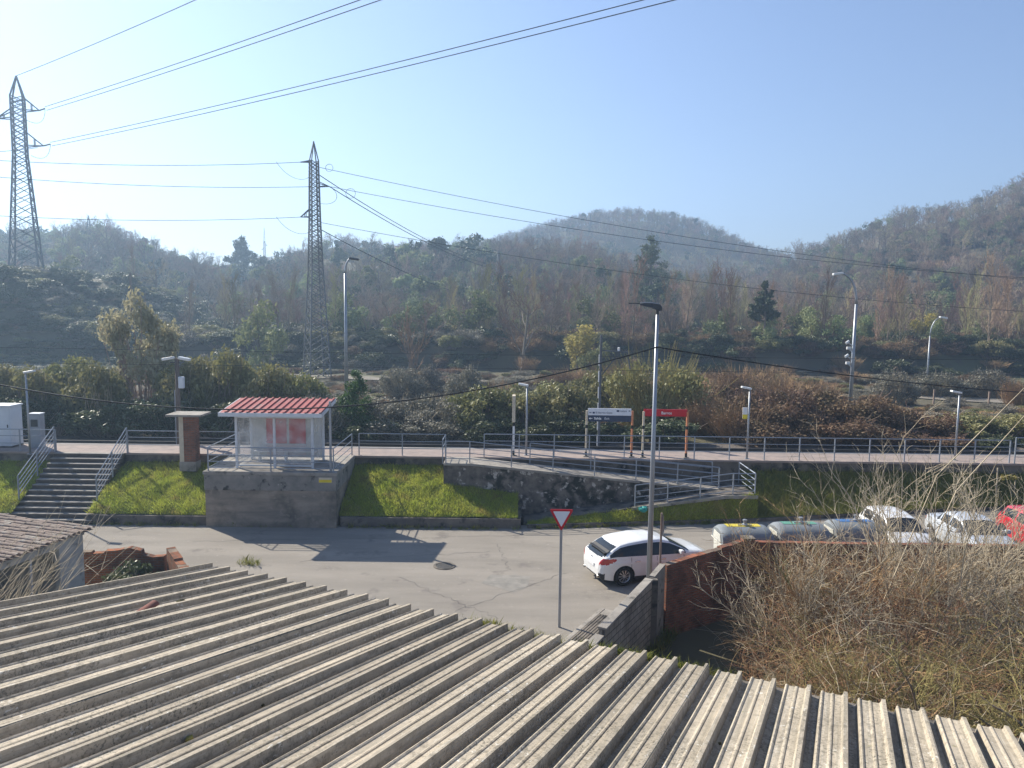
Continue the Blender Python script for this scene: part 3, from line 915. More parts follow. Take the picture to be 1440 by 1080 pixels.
def band_post(x, zt, root, m):
    p = MB().box((x - .045, -.045, .04), (x + .045, .045, zt)).build('post', m, root, bevel=.006)
    MB().box((x - .05, -.05, zt * .62), (x + .05, .05, zt * .62 + .16)).build('band', M['black'], p)
    MB().box((x - .05, -.05, .045), (x + .05, .05, .24)).build('band', M['black'], p)
    MB().box((x - .13, -.13, 0), (x + .13, .13, .04)).build('foot', M['concrete'], p)

sg = empty('direction_sign', 'white and navy station direction sign on two banded posts', 'sign', (4.72, 35.62, PLAT))
band_post(-1.1, 2.25, sg, M['cream_post']); band_post(1.1, 2.25, sg, M['orange_post'])
MB().box((-1.04, -.03, 1.72), (1.04, .03, 2.02)).build('lower_board', M['sign_navy'], sg, bevel=.005)
ub = MB().box((-1.04, -.032, 2.024), (1.04, .03, 2.36)).build('upper_board', M['sign_white'], sg, bevel=.005)
arrow((-.93, -.034, 2.15), .10, M['text_navy'], ub); arrow((.94, -.034, 2.25), .10, M['text_navy'], ub, -1)
MB().box((-.82, -.037, 2.11), (-.72, -.0335, 2.19)).build('train_symbol', M['text_navy'], ub)
text('El Berrón-Gijón', .125, (-.68, -.036, 2.15), M['text_navy'], ub)
MB().box((.33, -.037, 2.20), (.45, -.0335, 2.29)).build('train_symbol', M['text_navy'], ub)
text('Laviana', .115, (.48, -.036, 2.245), M['text_navy'], ub)
arrow((-.92, -.034, 1.87), .15, M['text_white'], sg)
text('Salida', .155, (-.75, -.034, 1.87), M['text_white'], sg, bold=.004)
text('Exit', .155, (-.25, -.034, 1.87), M['sign_white'], sg)

rs = empty('station_name_sign', 'red station name board reading Barros between two banded posts', 'sign', (7.40, 35.55, PLAT))
band_post(-1.05, 2.25, rs, M['cream_post']); band_post(1.05, 2.25, rs, M['orange_post'])
rb = MB().box((-1.04, -.03, 2.02), (1.04, .03, 2.36)).build('board', M['sign_red'], rs, bevel=.005)
text('Barros', .19, (-.22, -.034, 2.18), M['text_white'], rb, bold=.003)

np_ = empty('signal_post', 'cream signal post with black bands and a board seen edge on', 'post', (0.11, 35.6, PLAT))
MB().box((-.05, -.05, .04), (.05, .05, 1.7)).build('shaft', M['white_paint'], np_, bevel=.006)
MB().box((-.055, -.055, 1.46), (.055, .055, 1.64)).build('band', M['black'], np_)
MB().box((-.055, -.055, .05), (.055, .055, .25)).build('band', M['black'], np_)
MB().box((-.08, -.32, 1.70), (.07, .32, 2.95)).build('board', M['cream_post'], np_, bevel=.01)
MB().box((-.14, -.14, 0), (.14, .14, .04)).build('foot', M['concrete'], np_)

# give way sign
gw = empty('give_way_sign', 'red and white triangular give way sign on a grey post at the kerb', 'road sign', (1.52, 21.7, 0))
MB().box((-.04, -.025, -.05), (.04, .025, 3.62)).build('post', M['lamp_grey'], gw, bevel=.006)
def rtri(sx, zt, zb, r, y, th):
    mb = MB()
    cs = [(-sx, zt), (sx, zt), (0, zb)]
    poly = []
    for i in range(3):
        c = Vector(cs[i]); p = Vector(cs[i - 1]); q = Vector(cs[(i + 1) % 3])
        a = c + (p - c).normalized() * r; b = c + (q - c).normalized() * r
        for t in (0, .33, .67, 1):
            w = (1 - t) ** 2 * a + 2 * t * (1 - t) * c + t * t * b
            poly.append((w.x, y, w.y))
    return mb.prism(poly, (0, th, 0))
fa = rtri(.36, 3.66, 2.99, .07, -.045, .018).build('plate', M['sign_red'], gw)
rtri(.255, 3.60, 3.125, .03, -.048, .0025).build('panel', M['sign_white'], fa)
MB().box((-.06, -.027, 3.2), (.06, -.0265, 3.26)).build('clamp', M['lamp_grey'], gw)

# sign seen edge-on beside the white car
es = empty('street_sign', 'small road sign seen nearly edge on from behind, beside the lamp post and white car', 'road sign', (4.93, 23.75, 0.05), R(72))
MB().tube([(0, 0, 0), (0, 0, 2.95)], .035, 8).build('post', M['sign_back'], es)
rtri(-.33, 2.28, 2.92, .06, -.06, .02).build('plate', M['sign_back'], es)
MB().box((-.2, -.075, 2.25), (.2, -.062, 2.32)).build('bracket', M['lamp_grey'], es)

# ------------------------------------------------------------------ lamps
tl = empty('street_lamp', 'tall tapered grey street lamp with a flat dark head, standing between wall and white car', 'street lamp', (at(912, 805, y=23.7).x + .02, 23.7, zr(4.4)))
tl.scale = (.92, .92, (at(924, 427, y=23.7).z - .06) / 9.8)
MB().tube([(0, 0, 0), (0, 0, 9.45)], [.105, .055], 12).build('pole', M['lamp_grey'], tl, flat=False)
MB().tube([(0, 0, 0), (0, 0, .5)], [.13, .125], 12).build('base', M['lamp_grey'], tl)
MB().tube([(0, 0, 9.4), (0, 0, 9.7)], [.05, .05], 8).build('neck', M['lamp_dark'], tl)
hd = MB()
sec = []
for x, hw, z0, z1 in ((.14, .06, 9.58, 9.72), (.05, .13, 9.56, 9.80), (-.2, .17, 9.66, 9.84), (-.5, .15, 9.72, 9.84), (-.62, .06, 9.76, 9.82)):
    sec.append([(x, -hw, z0), (x, -hw * .9, z1 - .03), (x, 0, z1), (x, hw * .9, z1 - .03), (x, hw, z0), (x, -hw, z0)])
hd.grid(sec); hd.add(sec[0][:5], [(0, 1, 2, 3, 4)]); hd.add(sec[-1][:5], [(0, 1, 2, 3, 4)])
hd.build('lamp_head', M['lamp_dark'], tl)
MB().box((-1.0, -.015, 9.78), (-.6, .015, 9.81)).build('arm', M['lamp_dark'], tl)

def platform_lamp(label, x, y, h, flip=1, tilt=0.0):
    t = empty('platform_lamp', label, 'lamp', (x, y, PLAT), 0, 'short lamps along the platform')
    MB().tube([(0, 0, 0), (0, 0, h)], [.05, .04], 8).build('pole', M['lamp_grey'], t, flat=False)
    MB().box((-.1, -.1, 0), (.1, .1, .02)).build('foot', M['lamp_grey'], t)
    mt = Matrix.Translation((0, 0, h)) @ Matrix.Rotation(R(10) * flip, 4, 'Y')
    h1 = MB().box((-.42 if flip > 0 else -.06, -.12, -.03), (.06 if flip > 0 else .42, .12, .06), mt).build('lamp_head', M['lamp_white'], t, bevel=.02)
    MB().box((-.36 if flip > 0 else .05, -.09, -.036), (-.05 if flip > 0 else .36, .09, -.031), mt).build('diffuser', M['frame_white'], h1)
    return t
platform_lamp('short platform lamp beside the white cabinet', -22.65, 34.6, 3.85, -1)
platform_lamp('short platform lamp behind the cream signal post', .73, 35.75, 3.4)
pl = platform_lamp('short platform lamp with a white and yellow notice on its pole', 11.40, 35.56, 3.4)
n_ = MB().box((-.30, -.03, 1.95), (-.08, 0, 2.5)).build('notice', M['white_paint'], pl)
MB().box((-.305, -.034, 1.95), (-.075, -.0305, 2.16)).build('panel', M['yellow'], n_)
MB().box((-.08, -.02, 2.15), (.04, -.005, 2.19)).build('bracket', M['lamp_grey'], pl)
platform_lamp('short platform lamp nearest the four bar railing', 21.6, 35.8, 3.3)

def curved_lamp(label, x, y, h, reach, flip, cams=False, zbase=None, dark=False, rise=1.2, k=1.0):
    zb = ground_h(x, y) if zbase is None else zbase
    t = empty('curved_street_lamp', label, 'street lamp', (x, y, zb - .1), 0, 'curved lamps along the valley road')
    MB().tube([(0, 0, 0), (0, 0, h - rise)], [.17 * k, .10 * k], 10).build('pole', M['lamp_grey'], t, flat=False)
    a = [(0, 0, h - rise)]
    for i_ in range(1, 9):
        q = R(90) * i_ / 8
        a.append((flip * reach * (1 - math.cos(q)), 0, h - rise + rise * math.sin(q)))
    MB().tube(a, [(.10 - .004 * i_) * k for i_ in range(9)], 8).build('arm', M['lamp_grey'], t, flat=False)
    mt = Matrix.Translation((flip * reach, 0, h)) @ Matrix.Rotation(R(8) * (-1 if flip < 0 else 1) * 1.0, 4, 'Y')
    x0, x1 = (-.65, .15) if flip < 0 else (-.15, .65)
    MB().box((x0, -.17, -.07), (x1, .17, .11), mt).build('lamp_head', M['lamp_dark' if dark else 'lamp_white'], t, bevel=.04)
    if cams:
        for zc in (5.6, 4.4):
            c = MB().box((-.55, -.1, zc), (-.22, .1, zc + .22)).build('camera', M['lamp_white'], t, bevel=.03)
            MB().bar((-.3, 0, zc - .02), (-.05, 0, zc - .25), .06).build('bracket', M['lamp_white'], c)
        for zc in (6.0, 4.9):
            c = MB().tube([(-.66, -.05, zc + .1), (-.40, 0, zc + .28)], .11, 8).build('camera', M['lamp_white'], t)
            MB().bar((-.4, 0, zc + .1), (-.05, 0, zc - .1), .05).build('bracket', M['lamp_white'], c)
    return t
curved_lamp('curved street lamp with dark head standing next to the middle pylon', at(487, 530, y=62).x, 62, at(492, 362, y=62).z - ground_h(-14, 62), .5, 1, dark=True)
curved_lamp('curved street lamp with white cameras on its pole, behind the dark bramble mound', at(1197, 545, y=60).x, 60, at(1185, 383, y=60).z - ground_h(27, 60), 1.35, -1, cams=True, rise=2.4)
curved_lamp('small far curved street lamp beside the gravel road', at(1301, 570, y=78).x, 78, at(1312, 445, y=78).z - ground_h(43, 78), 1.0, 1, rise=1.9, k=.65)

# dark pole with floodlights behind the brick pillar
fp = empty('floodlight_pole', 'dark wooden pole with two small floodlights and a white box, behind the brick pillar', 'pole', (-17.3, 38.4, 1.5))
MB().tube([(0, 0, 0), (0, 0, 5.25)], [.14, .11], 8).build('pole', M['bark'], fp, flat=False)
MB().box((-.35, -.03, 5.0), (.35, .03, 5.05)).build('crossbar', M['lamp_dark'], fp)
for s in (-1, 1):
    MB().box((-.3, -.13, -.06), (.3, .13, .08), Matrix.Translation((s * .42, -.05, 5.22)) @ Matrix.Rotation(R(s * 10), 4, 'Y')).build('floodlight', M['lamp_white'], fp, bevel=.03)
MB().box((.1, -.18, 3.7), (.36, .05, 4.3)).build('junction_box', M['cabinet'], fp, bevel=.03)
MB().tube([(-.12, -.1, .4), (-.12, -.1, 3.6)], .03, 6).build('conduit', M['grey_paint'], fp)

# catenary mast
cm = empty('catenary_mast', 'slim banded catenary mast with a bracket arm behind the direction sign', 'mast', (4.9, 41.3, 1.5))
MB().box((-.06, -.06, 0), (.06, .06, 6.6)).build('mast', M['steel_tower'], cm)
for zz in (.4, 1.3, 2.2, 3.1, 4.0, 4.9):
    MB().box((-.12, -.075, zz), (-.062, -.02, zz + .62)).build('mast_flange', M['lamp_white'], cm)
mb = MB()
mb.bar((.1, 0, 5.75), (1.35, -.8, 5.7), .07); mb.bar((.1, 0, 4.4), (.95, -.6, 5.7), .05); mb.bar((1.35, -.8, 5.7), (1.5, -.9, 4.8), .06); mb.bar((.9, -.6, 5.7), (1.0, -.6, 5.95), .08)
mb.build('bracket', M['steel_tower'], cm)
MB().lathe([(.0, 0), (.09, .02), (.05, .06), (.09, .1), (.05, .14), (.09, .18), (0, .22)], 10, Matrix.Translation((.9, -.6, 5.75))).build('insulator', M['lamp_white'], cm)

# ------------------------------------------------------------------ cars
def car(name, label, loc, rz, p, m_paint, group=None):
    """local x runs from the rear bumper (0) to the front (L); one lofted shell split into panels and glass"""
    root = empty(name, label, 'car', loc, rz, group)
    L = p['L']
    wr, arch = p['r'], p['r'] + .055
    wx = p['wheels']
    xs = set(np.round(np.concatenate([np.linspace(0, .7, 36), np.linspace(.7, L, 80)]), 3))
    for c in wx:
        for k in range(-10, 11):
            xs.add(round(c + arch * math.sin(k / 10 * math.pi / 2), 3))
    for a in p['splits']:
        xs.add(a)
    xs = sorted(xs)
    nl, ng, nr = 22, 8, 9
    def zlow(x):
        z = interp([(0, .36), (.12, .27), (.5, .21), (L - .6, .19), (L - .12, .22), (L, .30)], x)
        for c in wx:
            if abs(x - c) < arch - 1e-4:
                z = max(z, wr + math.sqrt(arch * arch - (x - c) ** 2) - .01)
        return z
    secs, info = [], []
    for x in xs:
        top = interp(p['top'], x)
        belt = min(interp(p['belt'], x), top - .035)
        wd = interp(p['w'], x)
        wt = min(interp(p['wt'], x), wd - .02)
        zl = min(zlow(x), belt - .03)
        half = []
        z0 = .2
        for k in range(nl + 1):
            z = lerp(zl, belt, k / nl)
            s = max(0.0, min(1.0, (z - z0) / max(.05, belt - z0)))
            y = wd - .055 * (1 - s) ** 2.2 - .05 * s ** 3 + .012 * math.exp(-((s - .72) / .07) ** 2)
            half.append((y, z))
        yb, zb_ = half[-1]
        rail = top - min(.07, (top - belt) * .5)
        for k in range(1, ng + 1):
            t = k / ng
            half.append((lerp(yb - .012, wt, t) + .02 * math.sin(math.pi * t), lerp(zb_ + .004, rail, t)))
        for k in range(1, nr + 1):
            a = k / nr * math.pi / 2
            half.append((wt * math.cos(a) ** .8 if k < nr else 0.0, rail + (top - rail) * math.sin(a)))
        secs.append((x, half))
        info.append((x, top, belt, wd))
    m = len(secs[0][1])
    full = []
    for x, half in secs:
        row = [(x, y, z) for y, z in half] + [(x, -y, z) for y, z in reversed(half[:-1])]
        full.append(row)
    n2 = len(full[0])
    bins = {}
    for i in range(len(full) - 1):
        xm = (full[i][0][0] + full[i + 1][0][0]) / 2
        top = interp(p['top'], xm); belt = min(interp(p['belt'], xm), top - .035)
        for k in range(n2 - 1):
            kk = k if k < m - 1 else n2 - 2 - k
            q = (full[i][k], full[i][k + 1], full[i + 1][k + 1], full[i + 1][k])
            ym = sum(a[1] for a in q) / 4; zm = sum(a[2] for a in q) / 4
            if kk < nl: reg = 'side'
            elif kk < nl + ng: reg = 'house'
            else: reg = 'roof'
            part = p['classify'](reg, xm, abs(ym), zm, top, belt, (kk - nl) / ng if reg == 'house' else 0)
            bins.setdefault((part, ym > 0 if part in p['paired'] else None), []).append(q)
    for (part, sd), qs in bins.items():
        mb = MB()
        cache = {}
        for q in qs:
            ids = []
            for a in q:
                key = (round(a[0], 4), round(a[1], 4), round(a[2], 4))
                if key not in cache:
                    cache[key] = len(mb.v); mb.v.append(a)
                ids.append(cache[key])
            if len(set(ids)) >= 3:
                mb.f.append(tuple(dict.fromkeys(ids)))
        mm = {'body': m_paint}.get(part) or M[p['mats'][part]]
        if part == 'body':
            for e in (0, -1):
                mb.add([full[e][j] for j in range(n2)], [tuple(range(n2))])
        mb.build(part, mm, root, flat=False)
    # dark belly and wheel wells
    mb = MB()
    wmin = p['w'][len(p['w']) // 2][1]
    mb.box((.18, -wmin + .22, .17), (L - .2, wmin - .22, .62))
    mb.box((wx[0] + arch + .03, -wmin + .08, .16), (wx[1] - arch - .03, wmin - .08, .30))
    mb.build('underbody', M['plastic'], root)
    for c in wx:
        for s in (-1, 1):
            yy_ = s * (wmin - .12)
            mt = Matrix.Translation((c, yy_, wr)) @ Matrix.Rotation(R(90) * -s, 4, 'X')
            wh = MB().lathe([(wr * .62, -.10), (wr * .92, -.11), (wr, -.07), (wr, .06), (wr * .94, .10), (wr * .68, .095), (wr * .66, .07)], 28, mt).build('wheel', M['tyre'], root, flat=False)
            rm = MB()
            rm.lathe([(wr * .67, .07), (wr * .64, .085), (wr * .60, .06), (wr * .60, -.08)], 28, mt)
            for k in range(10):
                a = 2 * math.pi * k / 10
                a2 = a + .16
                rm.add([mt @ Vector((math.cos(b) * r_, math.sin(b) * r_, zz)) for b, r_, zz in ((a - .16, wr * .14, .075), (a2, wr * .14, .075), (a + .10, wr * .62, .06), (a - .10, wr * .62, .06))], [(0, 1, 2, 3)])
            rm.lathe([(0, .085), (wr * .15, .08), (wr * .17, .05)], 14, mt)
            rm.build('rim', M['rim'], wh, fix=False)
            MB().lathe([(0, .0), (wr * .6, .0), (wr * .6, -.02)], 20, mt).build('brake', M['plastic'], wh)
    # plates, mirrors, handles
    MB().box((L - .012 + p.get('px', 0), -.26, .42), (L + .012 + p.get('px', 0), .26, .53)).build('number_plate', M['white_paint'], root)
    zt = p.get('plate_z', .62)
    MB().box((-.022, -.26, zt), (-.006, .26, zt + .11)).build('number_plate', M['white_paint'], root)
    mx, mz = p['mirror']
    for s in (-1, 1):
        y = s * (wmin - .02)
        q = MB()
        q.box((mx - .07, min(y, y + s * .20), mz), (mx + .07, max(y, y + s * .20), mz + .15))
        q.build('mirror', m_paint, root, bevel=.035)
    for hx in p['handles']:
        for s in (-1, 1):
            y = s * (wmin - .025)
            MB().box((hx - .1, min(y, y + s * .03), p['hz']), (hx + .1, max(y, y + s * .03), p['hz'] + .03)).build('handle', M['chrome'], root, bevel=.008)
    # door seams as thin dark strips proud of the panel
    for x in p['seams']:
        for s in (-1, 1):
            pts = [(x + .00, s * (wmin - .055 * (1 - t) ** 2.2 - .05 * t ** 3 + .003), lerp(.25, interp(p['belt'], x), t)) for t in (0.05, .25, .5, .75, .95)]
            MB().tube(pts, .006, 4).build('door_seam', M['plastic'], root)
    return root

def classify_hatch(reg, x, y, z, top, belt, t):
    if reg == 'house' and .34 < x < 3.28 and top - belt > .13 and t < .86:
        return 'side_window'
    if x < .30 and y < .66 and z > 1.035 and reg == 'roof' or (reg == 'roof' and x < .74 and z < 1.335 and z > 1.0 and y < .60):
        return 'rear_window'
    if reg == 'roof' and 2.72 < x < 3.46:
        return 'windscreen'
    if reg in ('side', 'house') and x < .56 and y > .42:
        q = min(1, x / .56)
        if .76 + .16 * q ** 1.5 < z < .995 - .01 * q:
            return 'tail_light'
    if reg == 'side' and x > 3.95 and .62 < z < .78 and y > .45:
        return 'headlight'
    if reg == 'side' and z < .30 and .5 < x < 4.1:
        return 'sill'
    if reg == 'side' and z < .47 and x < .16:
        return 'rear_bumper'
    return 'body'
DS = dict(L=4.53, r=.345, wheels=(.86, 3.58), splits=(.34, .74, 2.72, 3.46, 3.28, .30),
          top=[(0, .60), (.025, .86), (.08, 1.00), (.16, 1.045), (.40, 1.20), (.52, 1.285), (.72, 1.38), (.78, 1.415), (1.1, 1.47), (1.7, 1.52), (2.3, 1.50), (2.72, 1.41), (3.1, 1.23), (3.46, 1.05), (3.6, 1.02), (4.0, .96), (4.3, .86), (4.46, .70), (4.53, .56)],
          belt=[(0, .55), (.03, .80), (.1, .93), (.3, 1.02), (.6, 1.05), (1.2, 1.03), (2.5, .97), (3.3, .94), (3.7, .92), (4.05, .86), (4.35, .72), (4.53, .5)],
          w=[(0, .60), (.04, .72), (.12, .80), (.35, .89), (.8, .93), (1.5, .935), (3.3, .93), (3.8, .90), (4.2, .82), (4.45, .68), (4.53, .55)],
          wt=[(0, .55), (.1, .70), (.3, .72), (.75, .66), (1.3, .65), (2.4, .64), (2.8, .66), (3.4, .78), (3.8, .80), (4.2, .72), (4.53, .45)],
          classify=classify_hatch, paired=('side_window', 'tail_light', 'headlight', 'sill'),
          mats=dict(side_window='car_glass', rear_window='car_glass', windscreen='car_glass', tail_light='tail_red', headlight='head_lamp', sill='plastic', rear_bumper='plastic'),
          mirror=(3.02, .98), handles=(1.35, 2.35), hz=.83, seams=(1.12, 2.12, 3.2), plate_z=.60)
b = at(877, 826, z=0)
YAW = R(19)
# rear right wheel of the car touches the road at b
off = Vector((.86, -.86, 0))
off.rotate(Euler((0, 0, YAW)))
c1 = car('hatchback_car', 'white hatchback seen from behind, parked by the tall street lamp', (b.x - off.x, b.y - off.y, zr(b.x)), YAW, DS, M['paint_white'])
MB().prism([(.40, -.64, 1.225), (.30, -.64, 1.165), (.20, -.64, 1.16), (.20, -.64, 1.125), (.30, -.64, 1.13), (.40, -.64, 1.20)], (0, 1.2, 0)).build('spoiler', M['plastic'], c1, bevel=.008)
MB().tube([(0.045, -.10, .84), (.02, 0, .90), (.045, .10, .84)], .012, 6).build('badge', M['chrome'], c1)
for s in (-1, 1):
    MB().tube([(-.03, s * .55, .33), (.06, s * .55, .33)], .05, 10).build('exhaust', M['chrome'], c1)

def classify_front(lo, w0, w1, s0, s1):
    def f(reg, x, y, z, top, belt, t):
        if reg == 'house' and s0 < x < s1 and top - belt > .13 and .04 < t < .84:
            for a in f.pill:
                if abs(x - a) < .045: return 'body'
            return 'side_window'
        if reg == 'roof' and f.r0 < x < f.r1: return 'rear_window'
        if reg == 'roof' and w0 < x < w1: return 'windscreen'
        if reg == 'side' and x > lo and .58 < z < .74 and y > .40: return 'headlight'
        if reg == 'side' and x < .2 and .7 < z < .95 and y > .5: return 'tail_light'
        return 'body'
    return f
def small_car(L, H, W, hood, ws, roof_f, roof_r, rear, kind):
    """simple passenger car: hood height, windscreen base/top, roof ends"""
    cl = classify_front(L - .42, roof_f + .02, ws - .05, rear + .28, ws - .16)
    cl.pill = ((roof_r + roof_f) / 2 + .05, roof_r + .05)
    cl.r0, cl.r1 = rear + .12, roof_r - .02
    deck = .98 if kind == 'sedan' else .95
    top = [(0, .58), (.03, .82), (.12, deck - .03), (rear, deck), (rear + .1, deck + .03), (roof_r, H - .06), (roof_r + .35, H - .015), ((roof_r + roof_f) / 2 + .1, H), (roof_f, H - .06), (ws, hood + .03), (ws + .12, hood), (L - .35, hood - .14), (L - .1, hood - .26), (L, .50)]
    belt = [(0, .52), (.05, .80), (.25, .90), (1.0, .93), (ws - .3, .90), (ws, .88), (L - .4, .76), (L - .1, .60), (L, .46)]
    h = W / 2
    return dict(L=L, r=.30, wheels=(.72, L - .80), splits=(roof_f + .02, ws - .05, roof_r - .02, rear + .12), top=top, belt=belt,
                w=[(0, h - .22), (.06, h - .12), (.35, h - .03), (1.0, h), (L / 2, h), (L - 1, h), (L - .4, h - .06), (L - .1, h - .18), (L, h - .30)],
                wt=[(0, h - .25), (.3, h - .16), (roof_r, h - .25), (roof_f, h - .26), (ws, h - .12), (L - .5, h - .13), (L, h - .4)],
                classify=cl, paired=('side_window', 'tail_light', 'headlight'),
                mats=dict(side_window='car_glass', rear_window='car_glass', windscreen='car_glass', tail_light='tail_red', headlight='head_lamp'),
                mirror=(ws - .42, .92), handles=(1.3, 2.2), hz=.80, seams=((roof_r + roof_f) / 2 + .05, ws - .25), plate_z=.6)
HB = small_car(3.75, 1.44, 1.66, .93, 2.95, 2.25, .55, .12, 'hatch')
SD = small_car(4.25, 1.40, 1.70, .90, 3.25, 2.45, 1.25, .75, 'sedan')
def park(spec, name, label, x, y, yaw, paint_):
    """x, y: middle of the front bumper; yaw 0 = nose towards the camera side (-y)"""
    d = Vector((math.sin(yaw), -math.cos(yaw), 0))
    o = Vector((x, y, 0)) - d * spec['L']
    return car(name, label, (o.x, o.y, zr(x)), math.atan2(d.y, d.x), spec, paint_, None)
park(HB, 'small_car', 'small white parked car between the blue striped container and the silver saloon', 15.0, 26.6, R(-2), M['paint_white'])
park(SD, 'saloon_car', 'silver saloon parked nose to the wall between the white car and the red car', 17.75, 26.0, R(-2), M['paint_silver'])
park(HB, 'small_car', 'red car at the end of the parked row, cut by the picture edge', 20.5, 26.4, R(-4), M['paint_red'])

# ------------------------------------------------------------------ recycling containers
def container(label, x, y, stripe):
    t = empty('recycling_container', label, 'container', (x, y, zr(x)), R(2), 'rounded recycling containers behind the brick wall')
    W2, D2 = .90, .62
    MB().prism([(-W2 + .04, -D2 + .05, .12), (W2 - .04, -D2 + .05, .12), (W2, -D2, 1.10), (-W2, -D2, 1.10)], (0, 2 * D2 - .06, 0)).build('body', M['bin_cream'], t, bevel=.03)
    secs = []
    for x_, s in ((-W2 - .03, .80), (-W2 + .10, .97), (-W2 + .25, 1.0), (W2 - .25, 1.0), (W2 - .10, .97), (W2 + .03, .80)):
        row = []
        for k in range(13):
            a = math.pi * k / 12
            row.append((x_, -math.cos(a) * (D2 + .05) * (.9 + .1 * s), 1.10 + (math.sin(a) ** .62) * .56 * s))
        secs.append(row)
    mb = MB().grid(secs)
    for r in (secs[0], secs[-1]):
        mb.add(r, [tuple(range(13))])
    ld = mb.build('lid', M['bin_grey'], t, flat=False)
    MB().box((-W2 - .05, -D2 - .07, 1.06), (W2 + .05, D2 + .07, 1.10)).build('rim', M['bin_cream'], t, bevel=.015)
    st_ = MB()
    st_.grid([[(x_, -math.cos(math.pi * k / 12) * (D2 + .052), 1.104 + (math.sin(math.pi * k / 12) ** .62) * .565) for k in (5.2, 6.0, 6.8, 7.6)] for x_ in (-W2 + .26, W2 - .3)])
    st_.build('stripe', M[stripe], ld)
    end = MB()
    end.prism([(-W2 - .035, y_, z_) for y_, z_ in ((-.45, 1.14), (.45, 1.14), (.36, 1.42), (-.36, 1.42))], (-.02, 0, 0))
    end.build('end_panel', M['bin_cream'], ld, bevel=.01)
    hk = MB()
    hk.lathe([(.10, 0), (.10, .06), (.05, .07), (.05, .16), (.08, .17), (.08, .22), (0, .23)], 12, Matrix.Translation((0.05, .0, 1.655)))
    hk.bar((-.2, 0, 1.68), (.3, 0, 1.68), .05, .03)
    hk.build('lifting_hook', M['lamp_grey'], t)
    for sx in (-1, 1):
        MB().box((sx * .7 - .08, -.3, 0), (sx * .7 + .08, .3, .12)).build('foot', M['lamp_dark'], t)
    return t
container('grey rounded recycling container with a yellow top stripe behind the brick wall', 8.45, 26.4, 'bin_yellow')
container('grey rounded recycling container with a green top stripe, between the yellow and blue striped ones', 10.55, 26.6, 'bin_green')
container('grey rounded recycling container with a blue top stripe, mostly hidden by branches', 12.65, 26.8, 'bin_blue')

# ------------------------------------------------------------------ yard walls on the right
YG = -0.85
def wall_run(name, label, pts, tops, th, m, ragged=0.0, group=None, seg=0.35, cap=None, seed=1):
    root = empty(name, label, 'wall', (pts[0][0], pts[0][1], YG), 0, group)
    rng = random.Random(seed)
    mb = MB()
    o0 = Vector((pts[0][0], pts[0][1], YG))
    for (x0, y0), (x1, y1), t0, t1 in zip(pts, pts[1:], tops, tops[1:]):
        a, b_ = Vector((x0, y0, 0)), Vector((x1, y1, 0))
        d = (b_ - a).normalized()
        nrm = Vector((-d.y, d.x, 0)) * th
        n = max(1, int((b_ - a).length / seg))
        poly = [Vector((x0, y0, YG - .1))]
        poly.append(Vector((x1, y1, YG - .1)))
        for k in range(n, -1, -1):
            p = a.lerp(b_, k / n)
            z = lerp(t0, t1, k / n)
            j = rng.choice((0, 0, -1, -1, 0, -2)) * .065 * ragged
            if 0 < k < n or ragged == 0:
                poly.append(Vector((p.x, p.y, z + j)))
                if ragged and k > 0:
                    q = a.lerp(b_, (k - .94) / n)
                    poly.append(Vector((q.x, q.y, lerp(t0, t1, (k - .94) / n) + j)))
            else:
                poly.append(Vector((p.x, p.y, z)))
        mb.prism([p - o0 for p in poly], nrm)
    mb.build('wall_body', M[m], root)
    if cap:
        cb = MB()
        for (x0, y0), (x1, y1), t0, t1 in zip(pts, pts[1:], tops, tops[1:]):
            a, b_ = Vector((x0, y0, t0)), Vector((x1, y1, t1))
            d = (b_ - a); d.z = 0; d.normalize()
            nrm = Vector((-d.y, d.x, 0))
            p0, p1 = a - nrm * .04 - o0, b_ - nrm * .04 - o0
            cb.prism([p0 + Vector((0, 0, .003)), p1 + Vector((0, 0, .003)), p1 + Vector((0, 0, .07)), p0 + Vector((0, 0, .07))], nrm * (th + .08))
        cb.build('coping', M[cap], root, bevel=.01)
    return root
bw = wall_run('block_wall', 'grey concrete block wall with a flat coping climbing beside the pavement', [(2.55, 19.0), (4.33, 21.95)], [1.12, 1.38], .18, 'block', cap='concrete')
wall_run('block_wall', 'short low stretch of block wall where it meets the shed roof', [(1.55, 17.35), (2.48, 18.88)], [.86, .98], .18, 'concrete_dark', cap='concrete')
wall_run('block_wall', 'short stepped end of the block wall joining the brick wall', [(4.45, 22.15), (4.93, 22.95)], [1.45, 1.56], .18, 'concrete', ragged=.6)
pw = empty('wall_pillar', 'dark concrete pillar in the block wall, beside the stepped end', 'pillar', (4.42, 22.06, YG))
MB().box((-.12, -.11, 0), (.1, .13, 2.26)).build('shaft', M['concrete_dark'], pw, bevel=.01)
wall_run('brick_wall', 'weathered red brick wall rising from the block wall to the corner pier', [(5.0, 23.0), (8.0, 24.93)], [1.50, 1.72], .22, 'brick_red', ragged=.35, seed=4)
pr = empty('brick_pier', 'red brick pier at the bend of the brick wall', 'pillar', (8.17, 25.03, YG))
MB().box((-.18, -.2, 0), (.2, .18, 2.65)).build('shaft', M['brick_red'], pr)
MB().box((-.2, -.22, 2.652), (.22, .2, 2.69)).build('coping', M['concrete_dark'], pr)
wall_run('brick_wall', 'long straight red brick wall running behind the bare tree in front of the parked cars', [(8.4, 25.0), (18, 24.95), (32, 25.5)], [1.66, 1.66, 1.9], .22, 'brick_red', ragged=.2, seed=8)

